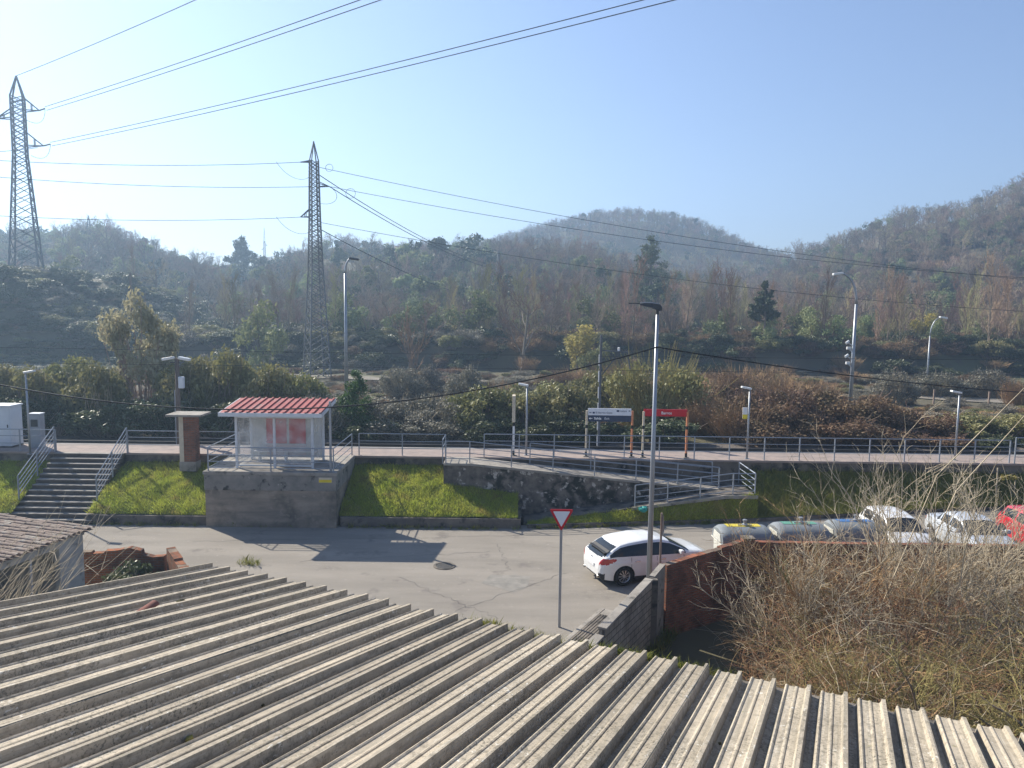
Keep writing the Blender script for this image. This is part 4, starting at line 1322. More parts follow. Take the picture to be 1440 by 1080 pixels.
# pavement beside the block wall
kb = MB()
p0, p1 = Vector((2.1, 18.9, 0)), Vector((4.05, 22.25, 0))
d = (p1 - p0).normalized(); nrm = Vector((-d.y, d.x, 0))
kb.prism([p0 + Vector((0, 0, .004)), p1 + Vector((0, 0, .004)), p1 + Vector((0, 0, .13)), p0 + Vector((0, 0, .13))], nrm * 1.15)
tag(kb.build('pavement', M['concrete'], bevel=.02), kind='structure')
rb_ = MB()
for k in range(12):
    s = .07 + k * .092
    a = p0 + nrm * s + Vector((0, 0, .131)); b2 = p1 - d * .5 + nrm * s + Vector((0, 0, .131))
    rb_.prism([a, b2, b2 + nrm * .06, a + nrm * .06], (0, 0, .018))
tag(rb_.build('pavement_ribs', M['concrete_dark']), kind='structure')
kk = MB()
q0, q1 = p0 - d * .8 + nrm * 1.16, p1 + nrm * 1.16
kk.prism([q0, q1, q1 + Vector((0, 0, .135)), q0 + Vector((0, 0, .135))], nrm * .14)
tag(kk.build('kerb_stones', M['concrete'], bevel=.015), kind='structure')

# ------------------------------------------------------------------ big corrugated shed roof in front
E0 = at(322, 797, z=3.965)
eav = (at(1440, 1027, z=3.965) - E0).normalized()
E0.z = 3.82
ups = Vector((eav.y, -eav.x, math.tan(R(9.6)))).normalized()
nrm_r = eav.cross(ups).normalized()
if nrm_r.z < 0: nrm_r = -nrm_r
roofM = Matrix(((eav.x, ups.x, nrm_r.x, E0.x), (eav.y, ups.y, nrm_r.y, E0.y), (eav.z, ups.z, nrm_r.z, E0.z), (0, 0, 0, 1)))
shed = empty('shed', 'long shed under a weathered ribbed fibre cement roof filling the near view', 'shed', (0, 0, 0))
UNIT, NU, TL = .508, 36, 10.0
prof_u = [(0.0, .155), (.034, .155), (.054, -.01), (.150, -.02), (.178, .098), (.198, .108), (.216, .098), (.224, .086), (.312, .086), (.325, .097), (.342, .102), (.358, .097), (.366, .086), (.462, .088), (.478, .11), (.49, .155)]
tsl = np.linspace(0, TL, 42)
for sheet in range(12):               # sheets of three ribs laid side by side
    prof = []
    s0 = sheet * 3 * UNIT - .508
    for k in range(3):
        prof += [(s0 + k * UNIT + a, b_) for a, b_ in prof_u]
    prof.append((s0 + 3 * UNIT + .02, .155))
    rng = random.Random(40 + sheet)
    zoff, sh0 = rng.uniform(-.012, .012), rng.uniform(-.035, .035)
    top_r, bot_r = [], []
    for j, t in enumerate(tsl):
        tr_, br_ = [], []
        for s_, z_ in prof:
            nz_ = .006 * mnoise.noise(Vector((s_ * 3, t * 1.1, sheet))) + .010 * mnoise.noise(Vector((s_ * .5, t * .25, 5)))
            tt = t + sh0 + (.02 * mnoise.noise(Vector((s_ * 6, 2, 0))) if j == 0 else 0)
            tr_.append((s_, tt, z_ + nz_ + zoff + .004 * (sheet % 2)))
            br_.append((s_, tt, z_ + nz_ + zoff + .004 * (sheet % 2) - .013))
        top_r.append(tr_); bot_r.append(br_)
    mb = MB().grid(top_r).grid([list(reversed(r)) for r in bot_r])
    n = len(prof)
    mb.add(top_r[0] + bot_r[0], [(i, n + i, n + i + 1, i + 1) for i in range(n - 1)])
    e0 = [r[0] for r in top_r]; e1 = [r[0] for r in bot_r]
    mb.add(e0 + e1, [(i, i + 1, len(e0) + i + 1, len(e0) + i) for i in range(len(e0) - 1)])
    o = mb.build('roof', M['fibre_cement'], shed, fix=False)
    o.matrix_local = roofM
def roof_pt(s, t, h=0.0):
    return roofM @ Vector((s, t, h))
# walls under the roof
mb = MB()
for s0, s1, t0, t1 in ((-.3, 17.4, .35, .5), (-.3, -.12, .5, 9.6)):
    c = [roof_pt(s0, t0, -.06), roof_pt(s1, t0, -.06), roof_pt(s1, t1, -.06), roof_pt(s0, t1, -.06)]
    lo = [Vector((p.x, p.y, -.95)) for p in c]
    mb.add(lo + c, [(3, 2, 1, 0), (4, 5, 6, 7), (0, 1, 5, 4), (1, 2, 6, 5), (2, 3, 7, 6), (3, 0, 4, 7)])
mb.build('wall', M['render_white'], shed)
# gutter with weeds
g = MB()
gp0, gp1 = roof_pt(2.0, -.13, -.10), roof_pt(17.5, -.13, -.10)
g.bar(gp0, gp1, .16, .09)
g.build('gutter', M['concrete_dark'], shed)

rng = np.random.default_rng(77)
def tufts(name, pts, n, hmin, hmax, spread, mat_, seed, wd=.006, label=None):
    r = np.random.default_rng(seed)
    P_ = np.array([tuple(p) for p in pts])
    k = r.integers(0, len(P_), n)
    p = P_[k] + np.stack([r.normal(0, spread, n), r.normal(0, spread, n), np.zeros(n)], 1)
    h = r.uniform(hmin, hmax, (n, 1)) * (.4 + r.random((len(P_), 1))[k])
    a = r.random(n) * 6.283
    sd = np.stack([np.cos(a), np.sin(a), np.zeros(n)], 1) * wd
    ln = np.stack([r.normal(0, .45, n), r.normal(0, .45, n), np.ones(n)], 1)
    mid = p + ln * h * .55
    tip = p + ln * h + np.stack([r.normal(0, .25, n), r.normal(0, .25, n), -.12 * np.ones(n)], 1) * h
    V = np.stack([p - sd, p + sd, mid + sd * .7, tip, mid - sd * .7], 1).reshape(-1, 3)
    F = np.arange(len(V)).reshape(-1, 5)
    return tag(link(name, np_mesh(name, V, F, mat_)), label, 'grass', kind='stuff')
gpts = []
for k in range(230):
    s = rng.uniform(5.6, 10.6)
    gpts.append(roof_pt(s, -.12 + rng.normal(0, .03), -.08))
for k in range(26):
    gpts.append(roof_pt(rng.normal(6.35, .12), -.10, -.05))
    gpts.append(roof_pt(rng.normal(8.8, .3), -.10, -.05))
tufts('gutter_weeds', gpts, 5200, .05, .20, .03, M['gutter_grass'], 3, label='yellowish weeds and grass growing in the eave gutter of the shed')
tufts('street_weeds', [at(352 + rng.normal(0, 9), 793 + rng.normal(0, 2), z=0) for k in range(40)], 170, .12, .4, .05, M['gutter_grass'], 4, .008, label='pale dry weeds standing at the street edge beyond the roof corner')
kw = [(x, 31.52 + rng.normal(0, .03), 0) for x in np.concatenate([rng.uniform(-18.4, -13.3, 40), rng.uniform(-13, -7.5, 30), rng.uniform(-7.3, .4, 50)])] + [(x, 31.7 + (x - .75) * .055, zr(x)) for x in rng.uniform(.8, 10.5, 60)]
tufts('kerb_weeds', kw, 2600, .05, .25, .06, M['gutter_grass'], 21, .008, label='small weeds growing along the foot of the walls by the street')
rg = np.random.default_rng(15)
tufts('yard_grass', [(x, y, YG) for x, y in zip(rg.uniform(4.6, 13, 900), rg.uniform(10.5, 18, 900))], 16000, .12, .5, .15, M['gutter_grass'], 16, .009, label='rough green grass on the yard floor under the bare trees')
tufts('wall_foot_weeds', [(x, 17.3 + (x - 1.9) * 1.66 + .25, YG + .05) for x in np.linspace(2.2, 5.2, 60)], 1500, .15, .5, .12, M['gutter_grass'], 6, .008, label='weeds along the yard foot of the block wall')

# things lying on the roof
def on_roof(u, v):
    """(s, t) on the roof plane under a photograph pixel"""
    p0 = cam.location
    p0 = Vector((0, 0, CAM_H)); dd = at(u, v, y=10.0) - p0
    k = (E0 - p0).dot(nrm_r) / dd.dot(nrm_r)
    q = roofM.inverted() @ (p0 + dd * k)
    return q.x, q.y
s, t = on_roof(203, 865)
tl_ = empty('roof_tile', 'broken reddish clay roof tile lying on the ribbed shed roof', 'roof tile', roof_pt(s, t, .06))
ra = roofM.to_3x3().to_euler(); tl_.rotation_euler = ra; tl_.rotation_euler.rotate_axis('Z', R(4))
rows = [[(.09 * math.cos(math.pi * k / 8), y, .07 * math.sin(math.pi * k / 8) + .01) for k in range(9)] for y in (-.22, -.1, .1, .24)]
rin = [[(x * .82, y, z * .82) for x, y, z in r] for r in rows]
mb = MB().grid(rows).grid([list(reversed(r)) for r in rin]).add(rows[0] + rin[0], [(i, i + 1, 9 + i + 1, 9 + i) for i in range(8)]).add(rows[-1] + rin[-1], [(i, i + 1, 9 + i + 1, 9 + i) for i in range(8)])
mb.build('tile', mat('clay', (.25, .10, .075), (.16, .07, .055), scale=6, rough=.9), tl_, flat=False)
def clump(name, label, u, v, sz, m, seed, h=.05, cat='moss'):
    s, t = on_roof(u, v)
    bm = bmesh.new()
    bmesh.ops.create_icosphere(bm, subdivisions=3, radius=1.0)
    for vv in bm.verts:
        nn = mnoise.noise(vv.co * 1.6 + Vector((seed, 0, 0))) * .45 + mnoise.noise(vv.co * 4.5 + Vector((0, seed, 0))) * .25
        vv.co = vv.co * (1 + nn)
        vv.co = Vector((vv.co.x * sz * .8, vv.co.y * sz, vv.co.z * sz * .45))
    me = bpy.data.meshes.new(name); bm.to_mesh(me); bm.free(); me.materials.append(m)
    o = link(name, me, loc=roof_pt(s, t, h))
    return tag(o, label, cat)
clump('moss_clump', 'dark brown moss clump on the shed roof just past the clay tile', 252, 853, .12, M['moss'], 1)
clump('moss_clump', 'small olive moss clump on the shed roof, short of the clay tile', 170, 871, .06, M['moss'], 2)
clump('moss_clump', 'little yellow green moss lump low on the shed roof, far from the tile', 265, 1047, .055, mat('moss_yellow', (.30, .25, .06), rough=1), 3, .06)
clump('moss_clump', 'dark moss lump on the roof close to the tangled tree', 1165, 1048, .045, M['moss'], 4, .06)
clump('pale_pebble', 'white pebble lying on the roof sheets near the tangled tree', 1232, 1060, .045, M['white_paint'], 5, .07, 'pebble')
for i, (u, v) in enumerate(((78, 1070), (236, 960), (309, 980), (369, 998), (60, 962), (450, 1027), (521, 1050), (404, 880), (130, 908), (760, 905), (880, 935), (980, 1010), (1012, 1052), (1100, 1012))):
    clump('moss_crumb', 'tiny dark moss crumb on the shed roof sheets', u, v, .026, M['moss'], 10 + i, .055)['group'] = 'moss crumbs scattered over the shed roof'

# ------------------------------------------------------------------ old shed and ruin on the left
os_ = empty('old_shed', 'small old white walled shed with a crooked clay tile roof and a dark opening', 'shed', (0, 0, 0))
A, B_ = at(118, 748, y=23.2), at(5, 790, y=20.4)
fr0, fr1 = Vector((-13.95, 23.7, YG)), Vector((-15.05, 19.2, YG))        # street corner, near corner of the front
fd = (fr1 - fr0); fd.z = 0; fd.normalize()
bk = Vector((-fd.y, fd.x, 0))
if bk.x > 0: bk = -bk
def sp(a, b, z): return fr0 + fd * a + bk * b + Vector((0, 0, z - YG))
LEN = 6.5
mb = MB()
def wbox(a0, a1, b0, b1, z0, z1):
    c = [sp(a0, b0, z0), sp(a1, b0, z0), sp(a1, b1, z0), sp(a0, b1, z0), sp(a0, b0, z1), sp(a1, b0, z1), sp(a1, b1, z1), sp(a0, b1, z1)]
    mb.add(c, [(3, 2, 1, 0), (4, 5, 6, 7), (0, 1, 5, 4), (1, 2, 6, 5), (2, 3, 7, 6), (3, 0, 4, 7)])
wbox(0, .95, 0, .2, YG, 2.2); wbox(.95, LEN, 0, .2, 1.9, 2.2); wbox(3.3, 3.6, 0, .2, YG, 1.9); wbox(.95, 3.3, 0.002, .198, YG, .35); wbox(3.6, LEN, 0, .2, YG, 1.0)
wbox(0.002, .2, .2, 4.2, YG, 2.19)
mb.build('wall', M['render_white'], os_)
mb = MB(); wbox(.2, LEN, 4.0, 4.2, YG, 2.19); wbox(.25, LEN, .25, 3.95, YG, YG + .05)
mb.build('interior', M['black'], os_)  # back wall and floor coloured black, painting in the shade behind the opening
# tile roof: rows of half round tiles running up from the eave
RT = MB()
for i in range(int(LEN / .2) + 2):
    a = -.15 + i * .2
    for j in range(10):
        b0 = -.28 + j * .44
        zz = 2.24 + j * .44 * .03 + .02 * math.sin(i * 2.3 + j)
        hw = .085
        r0, r1 = [], []
        for k in range(6):
            q = math.pi * k / 5
            r0.append(sp(a - math.cos(q) * hw, b0, zz + .07 * math.sin(q)))
            r1.append(sp(a - math.cos(q) * hw * .85, b0 + .50, zz + .44 * .03 + .015 + .06 * math.sin(q)))
        RT.grid([r0, r1])
RT.grid([[sp(-.25, -.25, 2.20), sp(LEN, -.25, 2.20)], [sp(-.25, 4.3, 2.20 + 4.5 * .03), sp(LEN, 4.3, 2.20 + 4.5 * .03)]])
RT.build('roof', M['tile'], os_, fix=False)
mb = MB(); wbox(-.02, LEN, -.05, -.002, 2.06, 2.18); mb.build('eave_board', M['render_white'], os_)
mb = MB(); wbox(1.9, 1.97, .05, .12, .3, 1.9); mb.build('frame_post', M['grey_paint'], os_)
wall_run('ruined_brick_wall', 'broken orange brick wall between the old shed and the dark shrub', [(-14.75, 24.75), (-13.1, 24.95), (-11.95, 25.0)], [1.15, 1.2, .9], .25, 'brick_orange', ragged=1.0, seed=5)
wall_run('ruined_brick_wall', 'ragged brick wall end running down from the dark shrub to the shed roof', [(-11.85, 25.0), (-10.35, 23.0), (-9.2, 20.0)], [1.2, 1.0, .8], .28, 'brick_orange', ragged=1.0, seed=6)

# ------------------------------------------------------------------ lattice pylons
def pylon(label, base, rot, levels, peak, arms, leg_w, brace_w, group=None, parts=True, kpan=1.1):
    """levels: (height, half side); arms: (height, +-1 side, length, drop)"""
    root = empty('lattice_pylon', label, 'pylon', base, rot, group)
    def corner(k, z):
        h = interp(levels, z)
        sx, sy = ((1, 1), (-1, 1), (-1, -1), (1, -1))[k]
        return Vector((sx * h, sy * h, z))
    ztop = levels[-1][0]
    whole = MB()
    for k in range(4):
        mb = MB() if parts else whole
        for (z0, _), (z1, _) in zip(levels, levels[1:]):
            mb.bar(corner(k, z0), corner(k, z1), leg_w)
        mb.bar(corner(k, ztop), (0, 0, peak), leg_w * .8)
        if parts: mb.build('leg', M['steel_tower'], root)
    br = MB() if parts else whole
    z = levels[0][0]
    while z < ztop - .2:
        dz = max(interp(levels, z) * 2 * kpan, leg_w * 6)
        z1 = min(ztop, z + dz)
        for k in range(4):
            a0, b0 = corner(k, z), corner((k + 1) % 4, z)
            a1, b1 = corner(k, z1), corner((k + 1) % 4, z1)
            zm = (z + z1) / 2
            br.bar(a0, corner((k + 1) % 4, zm), brace_w); br.bar(corner((k + 1) % 4, zm), a1, brace_w)
            br.bar(b0, corner(k, zm), brace_w * .9); br.bar(corner(k, zm), b1, brace_w * .9)
        z = z1
    if parts: br.build('bracing', M['steel_tower'], root)
    tips = []
    ir = Matrix.Rotation(-rot, 3, 'Z')
    for (za, sd, ln, rise) in arms:
        mb = MB() if parts else whole
        h = interp(levels, za)
        tip = ir @ Vector((sd * ln, 0, 0)) + Vector((0, 0, za))
        cs = sorted(range(4), key=lambda k: (corner(k, za) - tip).length)[:3]
        for k in cs[:2]:
            mb.bar(corner(k, za), tip, brace_w * 1.3); mb.bar(corner(k, min(ztop, za + rise)), tip, brace_w * 1.3)
            mb.bar(corner(k, za).lerp(tip, .5), corner(k, min(ztop, za + rise)).lerp(tip, .5), brace_w)
        mb.bar(corner(cs[0], za).lerp(tip, .5), corner(cs[1], za).lerp(tip, .5), brace_w)
        if parts: mb.build('crossarm', M['steel_tower'], root)
        tips.append(Vector(base) + Matrix.Rotation(rot, 3, 'Z') @ tip)
    if not parts:
        whole.build('tower', M['steel_tower'], root)
    return root, tips

def insulator(parent, a, b_, r=.12):
    inv = parent.matrix_world.inverted() if False else None
    o = Vector(parent.location); rz = parent.rotation_euler.z
    q = Matrix.Rotation(-rz, 3, 'Z')
    a, b_ = q @ (Vector(a) - o), q @ (Vector(b_) - o)
    n = 9
    pts, rad = [], []
    for k in range(n * 2 + 1):
        pts.append(a.lerp(b_, k / (2 * n))); rad.append(r if k % 2 else r * .35)
    MB().tube(pts, rad, 6).build('insulator', M['lamp_dark'], parent)

p2x, p2y = at(446, 530, y=88).x, 88
p2z = ground_h(p2x, p2y) - .2
H2 = 28.1 - p2z
py2, tips2 = pylon('dark steel lattice pylon in the middle, rising behind the red roofed shelter', (p2x, p2y, p2z), R(34),
                   [(0, 1.27), (H2 - 14.5, .66), (H2 - 8.5, .50), (H2 - 2.2, .40)], H2, [(25.75 - p2z, -1, 1.55, .95), (23.05 - p2z, 1, 1.75, .5), (19.55 - p2z, -1, 1.65, .95)], .13, .07)
p1x, p1y = at(38, 385, y=130).x, 130
p1z = ground_h(p1x, p1y) - .2
H1 = 47.0 - p1z
py1, tips1 = pylon('tall steel lattice pylon standing on the dark grassy hillock', (p1x, p1y, p1z), R(22),
                   [(0, 2.3), (H1 - 13.0, .93), (H1 - 3.4, .88)], H1, [(41.4 - p1z, 1, 3.6, 2.4), (40.0 - p1z, -1, 3.8, 1.4), (35.6 - p1z, 1, 4.0, 2.4)],   .25, .115)
for lab, u, v0, v1, d, hs in (('small hazy lattice pylon rising among the bare trees close to the tall hillock pylon', 128, 303, 390, 240, 1.6),
                              ('tiny hazy lattice pylon on the skyline beside the domed pine', 372, 320, 350, 420, 1.2),
                              ('pale hazy lattice pylon standing in the woods below the wooded dome', 700, 352, 470, 190, 1.5),
                              ('faint lattice pylon high on the slope of the wooded dome', 829, 300, 360, 450, 1.8)):
    a, b_ = at(u, v1, y=d), at(u, v0, y=d)
    zb = min(a.z, ground_h(a.x, d))
    hh = b_.z - zb
    pylon(lab, (a.x, d, zb), R(20), [(0, hs), (hh * .8, hs * .3)], hh, [(hh * .82 * .9, 1, hs * 1.4, 1.0), (hh * .75 * .9, -1, hs * 1.4, 1.0)], .22, .10, 'hazy distant pylons', parts=False)

# ------------------------------------------------------------------ wires
def wire(name, label, a, b_, sag, r, m='wire', n=24, cat='cable', group=None, pairs=0.0, t1=1.0):
    a, b_ = Vector(a), Vector(b_)
    mb = MB()
    offs = [Vector((0, 0, 0))] if not pairs else [Vector((0, 0, pairs)), Vector((pairs, 0, -pairs))]
    for of in offs:
        pts = []
        for k in range(n + 1):
            t = t1 * k / n
            p = a.lerp(b_, t); p.z -= sag * 4 * t * (1 - t)
            pts.append(p + of)
        mb.tube(pts, r, 4)
    return tag(mb.build(name, M[m], flat=False, fix=False), label, cat, group)
def through(a, m, k=2.0):
    """end point such that the line from a passes m"""
    return a + (m - a) * k
T = tips1
ends = [through(T[0], at(548, -25, y=72), 2.0), through(T[2], at(980, -42, y=62), 1.8)]
for i, (tp, en, lab) in enumerate(((T[0], ends[0], 'upper twin conductor leaving the hillock pylon across the sky'), (T[2], ends[1], 'lower twin conductor leaving the hillock pylon across the sky'))):
    dd = (en - tp).normalized()
    st_a = tp + dd * 2.6
    insulator(py1, tp, st_a, .13)
    loop = [st_a + Vector((0, 0, -.15)), tp + Vector((.9, 0, -2.0)), tp + Vector((-.3, 0, -2.6)), tp + Vector((-2.2, 0, -1.6))]
    pl_ = []
    for k in range(13):
        t = k / 12
        c = [(1 - t) ** 3, 3 * t * (1 - t) ** 2, 3 * t * t * (1 - t), t ** 3]
        pl_.append(sum((loop[j] * c[j] for j in range(4)), Vector()))
    tag(MB().tube(pl_, .035, 4).build('jumper_loop', M['wire'], fix=False), ('upper', 'lower')[i] + ' jumper loop hanging from the hillock pylon arm', 'cable')
    wire('power_line', lab, st_a, en,   .9 + .6 * i, .044, n=30, pairs=.28)
insulator(py1, T[1], T[1] + Vector((-2.6, .3, -.2)), .13)
wire('power_line', 'twin conductor leaving the hillock pylon outward past the picture edge', T[1] + Vector((-2.6, .3, -.2)), T[1] + Vector((-60, 8, 3)), .8, .035, pairs=.28)
wire('power_line', 'conductor passing low behind the hillock pylon out of the picture', T[2] + Vector((-1, 0, -.3)), at(-40, 216, y=128), .1, .05)
pk1 = Vector((p1x, p1y, 47.0))
wire('earth_wire', 'thin earth wire from the peak of the hillock pylon across the sky', pk1, through(pk1, at(272, -9, y=92), 2.2), .8, .045)
# middle pylon lines
A2 = tips2
nm = ('top', 'middle', 'bottom')
lefts = [at(-60, 222, y=82), at(-60, 244, y=82), at(-60, 300, y=82)]
rights = [at(1500, 398, y=105), at(1500, 394, y=100), at(1500, 441, y=100)]
starts_r = [Vector((p2x + .6, p2y, 25.2)), A2[1], Vector((p2x + .7, p2y, 18.95))]
for k in range(3):
    s_l = A2[k] if k != 1 else Vector((p2x - .5, p2y, 23.0))
    wire('power_line', nm[k] + ' conductor crossing the open sky between the middle pylon and the hillock pylon', s_l, lefts[k], .55, .034)
    wire('power_line', nm[k] + ' conductor leaving the middle pylon over the woods and the dome hill', starts_r[k], rights[k], 1.6, .034, n=36)
    if k != 1:
        a = s_l.lerp(lefts[k], .075)
        mid = [a, a + Vector((1.0, 0, -1.6)), Vector((p2x - 1.6, p2y, a.z - 2.3)), Vector((p2x - .6, p2y, a.z - 1.6))]
    else:
        a = A2[1]
        mid = [a, a + Vector((1.6, -.4, -.9)), a + Vector((1.0, -.4, -2.4)), a + Vector((-1.2, 0, -1.9))]
    pl_ = []
    for q in range(13):
        t = q / 12
        c = [(1 - t) ** 3, 3 * t * (1 - t) ** 2, 3 * t * t * (1 - t), t ** 3]
        pl_.append(sum((mid[j] * c[j] for j in range(4)), Vector()))
    tag(MB().tube(pl_, .025, 4).build('jumper_loop', M['wire'], fix=False), nm[k] + ' jumper loop hanging at the middle pylon', 'cable')
for k, (u, v, lab) in enumerate(((493, 272, 'large ring loop of spare cable hung on the line beyond the middle pylon'), (463, 236, 'small ring loop of spare cable hung close to the middle pylon top'))):
    c = at(u, v, y=87)
    rr = .55 if k == 0 else .42
    tag(MB().tube([c + Vector((rr * math.cos(q), 0.05 * math.sin(q), rr * math.sin(q))) for q in np.linspace(0, 6.283, 21)], .025, 4, cap=False).build('cable_loop', M['wire'], fix=False), lab, 'cable')
wire('power_line', 'slanting conductor dropping from the middle pylon top towards the pale wood pylon', Vector((p2x + .5, p2y, 24.4)), at(690, 372, y=190), 1.5, .05)
wire('power_line', 'slanting conductor dropping from the middle pylon arm towards the pale wood pylon', A2[1], at(704, 380, y=190), 1.5, .05)
wire('power_line', 'slanting conductor dropping from the lowest arm of the middle pylon to the woods', Vector((p2x + .6, p2y, 18.2)), at(700, 425, y=190), 1.5, .05)
# telephone cable tied to the tall lamp
lamp_tie = Vector((at(912, 805, y=23.7).x + .02, 23.63, at(923, 488, y=23.7).z))
wire('telephone_cable', 'thick black cable hanging across the street view to the tall lamp', at(-60, 528, y=25), lamp_tie, 1.55, .028, 'cable', n=40)
wire('telephone_cable', 'black cable running on from the tall lamp past the bramble mound', lamp_tie, at(1520, 556, y=32), .25, .026, 'cable')
for k, (zz, sg_) in enumerate(((6.3, .05), (7.6, .6))):
    wire('overhead_wire', ('contact wire', 'carrier wire')[k] + ' stretched over the railway track behind the shrubs', (-75, 40.2, zz), (75, 40.2, zz), sg_, .012)

# ------------------------------------------------------------------ vegetation prototypes
def rv(rng, s=1.0):
    return Vector((rng.gauss(0, s), rng.gauss(0, s), rng.gauss(0, s)))

def grow(rng, p, d, ln, r, lev, spec, thick, thin, tips):
    """recursive limb; heavy limbs go to `thick`, twigs to `thin`"""
    nseg = spec['seg'][lev]
    pts, rad = [Vector(p)], [r]
    q, dd = Vector(p), Vector(d).normalized()
    for k in range(nseg):
        dd = (dd + rv(rng, spec['wob'][lev]) + Vector((0, 0, spec['up'][lev]))).normalized()
        q = q + dd * (ln / nseg)
        pts.append(q.copy()); rad.append(r * (1 - (1 - spec['tip']) * (k + 1) / nseg))
    sides = spec['sides'][lev]
    (thick if lev < spec['split'] else thin).tube(pts, rad, sides, cap=False)
    if lev + 1 >= spec['levels']:
        tips.append((pts[-1], dd))
        return
    nch = spec['n'][lev]
    for c in range(nch):
        t = lerp(spec['t0'][lev], 1.0, (c + rng.random() * .8) / nch)
        f = t * nseg
        i = min(nseg - 1, int(f))
        base = pts[i].lerp(pts[i + 1], f - i)
        axis = (pts[i + 1] - pts[i]).normalized()
        a = rng.random() * 6.283 + c * 2.4
        o1 = axis.orthogonal().normalized(); o2 = axis.cross(o1)
        ang = spec['ang'][lev] * rng.uniform(.75, 1.25)
        nd = axis * math.cos(ang) + (o1 * math.cos(a) + o2 * math.sin(a)) * math.sin(ang)
        l2 = ln * spec['len'][lev] * rng.uniform(.7, 1.15) * (1.1 - .45 * t)
        r2 = max(spec['rmin'], r * spec['rr'][lev] * (1 - .4 * t))
        grow(rng, base, nd, l2, r2, lev + 1, spec, thick, thin, tips)

def mesh_from(mb, name, m):
    me = bpy.data.meshes.new(name)
    me.from_pydata(mb.v, [], mb.f)
    me.materials.append(m)
    return me

ROUND = dict(levels=5, split=2, seg=(4, 4, 3, 2, 2), wob=(.05, .12, .16, .2, .25), up=(.05, .06, .05, .04, .02), tip=.35, sides=(6, 5, 3, 3, 3), n=(9, 6, 5, 5), t0=(.22, .25, .2, .15),
             ang=(.85, .7, .75, .8), len=(.66, .55, .5, .5), rr=(.5, .5, .5, .55), rmin=.019)
TALL = dict(levels=4, split=1, seg=(6, 4, 3, 2), wob=(.03, .08, .15, .2), up=(.05, .16, .12, .05), tip=.25, sides=(5, 3, 3, 3), n=(22, 8, 5), t0=(.08, .2, .15), ang=(.5, .5, .6), len=(.36, .48, .5), rr=(.4, .5, .5), rmin=.016)
VASE = dict(levels=5, split=2, seg=(3, 5, 4, 3, 2), wob=(.04, .07, .1, .14, .2), up=(.0, .12, .10, .08, .05), tip=.3, sides=(6, 5, 3, 3, 3), n=(8, 6, 4, 3), t0=(.25, .25, .2, .2), ang=(.5, .42, .45, .5), len=(1.1, .48, .5, .5), rr=(.55, .5, .5, .5), rmin=.013)

def tree_proto(kind, seed, h):
    rng = random.Random(seed)
    th, tn, tips = MB(), MB(), []
    spec = dict(round=ROUND, tall=TALL, vase=VASE)[kind]
    trunk_l = h * dict(round=.62, tall=.97, vase=.42)[kind]
    grow(rng, (0, 0, -.3), (rng.gauss(0, .04), rng.gauss(0, .04), 1), trunk_l, h * dict(round=.020, tall=.011, vase=.02)[kind], 0, spec, th, tn, tips)
    return th, tn, tips

def leaf_cloud(rng, centers, radii, n, size, flat=.55, shell=.55):
    """diamond leaves scattered in lobes; returns V, F arrays"""
    k = rng.choice(len(centers), n, p=radii ** 2 / (radii ** 2).sum())
    d = rng.normal(size=(n, 3)); d /= np.linalg.norm(d, axis=1)[:, None]
    rad = (shell + (1 - shell) * rng.random((n, 1)) ** .6) * (1 + rng.normal(0, .17, (n, 1)))
    p = centers[k] + d * radii[k][:, None] * rad * np.array([1, 1, .85])
    nrm = d * flat + rng.normal(size=(n, 3)) * .6
    nrm /= np.linalg.norm(nrm, axis=1)[:, None]
    a = np.cross(nrm, rng.normal(size=(n, 3))); a /= np.linalg.norm(a, axis=1)[:, None]
    b = np.cross(nrm, a)
    s = size * rng.uniform(.6, 1.4, (n, 1))
    V = np.stack([p - a * s, p + b * s * .5, p + a * s, p - b * s * .5], 1).reshape(-1, 3)
    return V, np.arange(n * 4).reshape(-1, 4)

# ---- forest prototypes (never linked on their own; the placed trees share their meshes)
ROUNDS = []
for i in range(5):
    th, tn, _ = tree_proto('round', 100 + i, 12.0)
    ROUNDS.append((mesh_from(th, 'trunk', M['bark']), mesh_from(tn, 'crown', M[('twig_grey', 'twig_grey', 'twig_red', 'twig_olive', 'twig_grey')[i]]), th, tn))
TALLS = []
for i in range(5):
    th, tn, _ = tree_proto('tall', 200 + i, 10.0)
    TALLS.append((mesh_from(th, 'trunk', M['bark']), mesh_from(tn, 'crown', M[('twig_red', 'twig_olive', 'twig_grey', 'twig_red', 'twig_olive')[i]]), th, tn))

VASES = []
for i in range(3):
    th, tn, _ = tree_proto('vase', 250 + i, 10.0)
    VASES.append((mesh_from(th, 'trunk', M['bark']), mesh_from(tn, 'crown', M[('twig_red', 'twig_grey', 'twig_olive')[i]])))

def evergreen(seed, h, wide, m, leaf=.34, n=1500, low=.28):
    rng = np.random.default_rng(seed)
    nl = 11
    cs = np.stack([rng.normal(0, wide * .28, nl), rng.normal(0, wide * .28, nl), rng.uniform(h * low, h * .86, nl)], 1)
    rd = rng.uniform(.16, .28, nl) * wide
    V, F = leaf_cloud(rng, cs, rd, n, leaf)
    th = MB()
    r = random.Random(seed)
    th.tube([(0, 0, -.3), (r.gauss(0, .1), 0, h * .4), (r.gauss(0, .2), 0, h * .8)], [h * .018, h * .014, h * .005], 6)
    for c in cs:
        th.tube([(0, 0, c[2] * .6), tuple(c)], [h * .007, h * .002], 4)
    return mesh_from(th, 'trunk', M['bark']), np_mesh('crown', V, F, M[m])
EVER = [evergreen(300 + i, 10.0, (6.5, 5.0, 7.5)[i], ('leaf_ever', 'leaf_mist', 'leaf_ever')[i]) for i in range(3)]
MIST = [evergreen(320 + i, 7.0, 5.5, 'leaf_mist', leaf=.22, n=2000, low=.2) for i in range(2)]
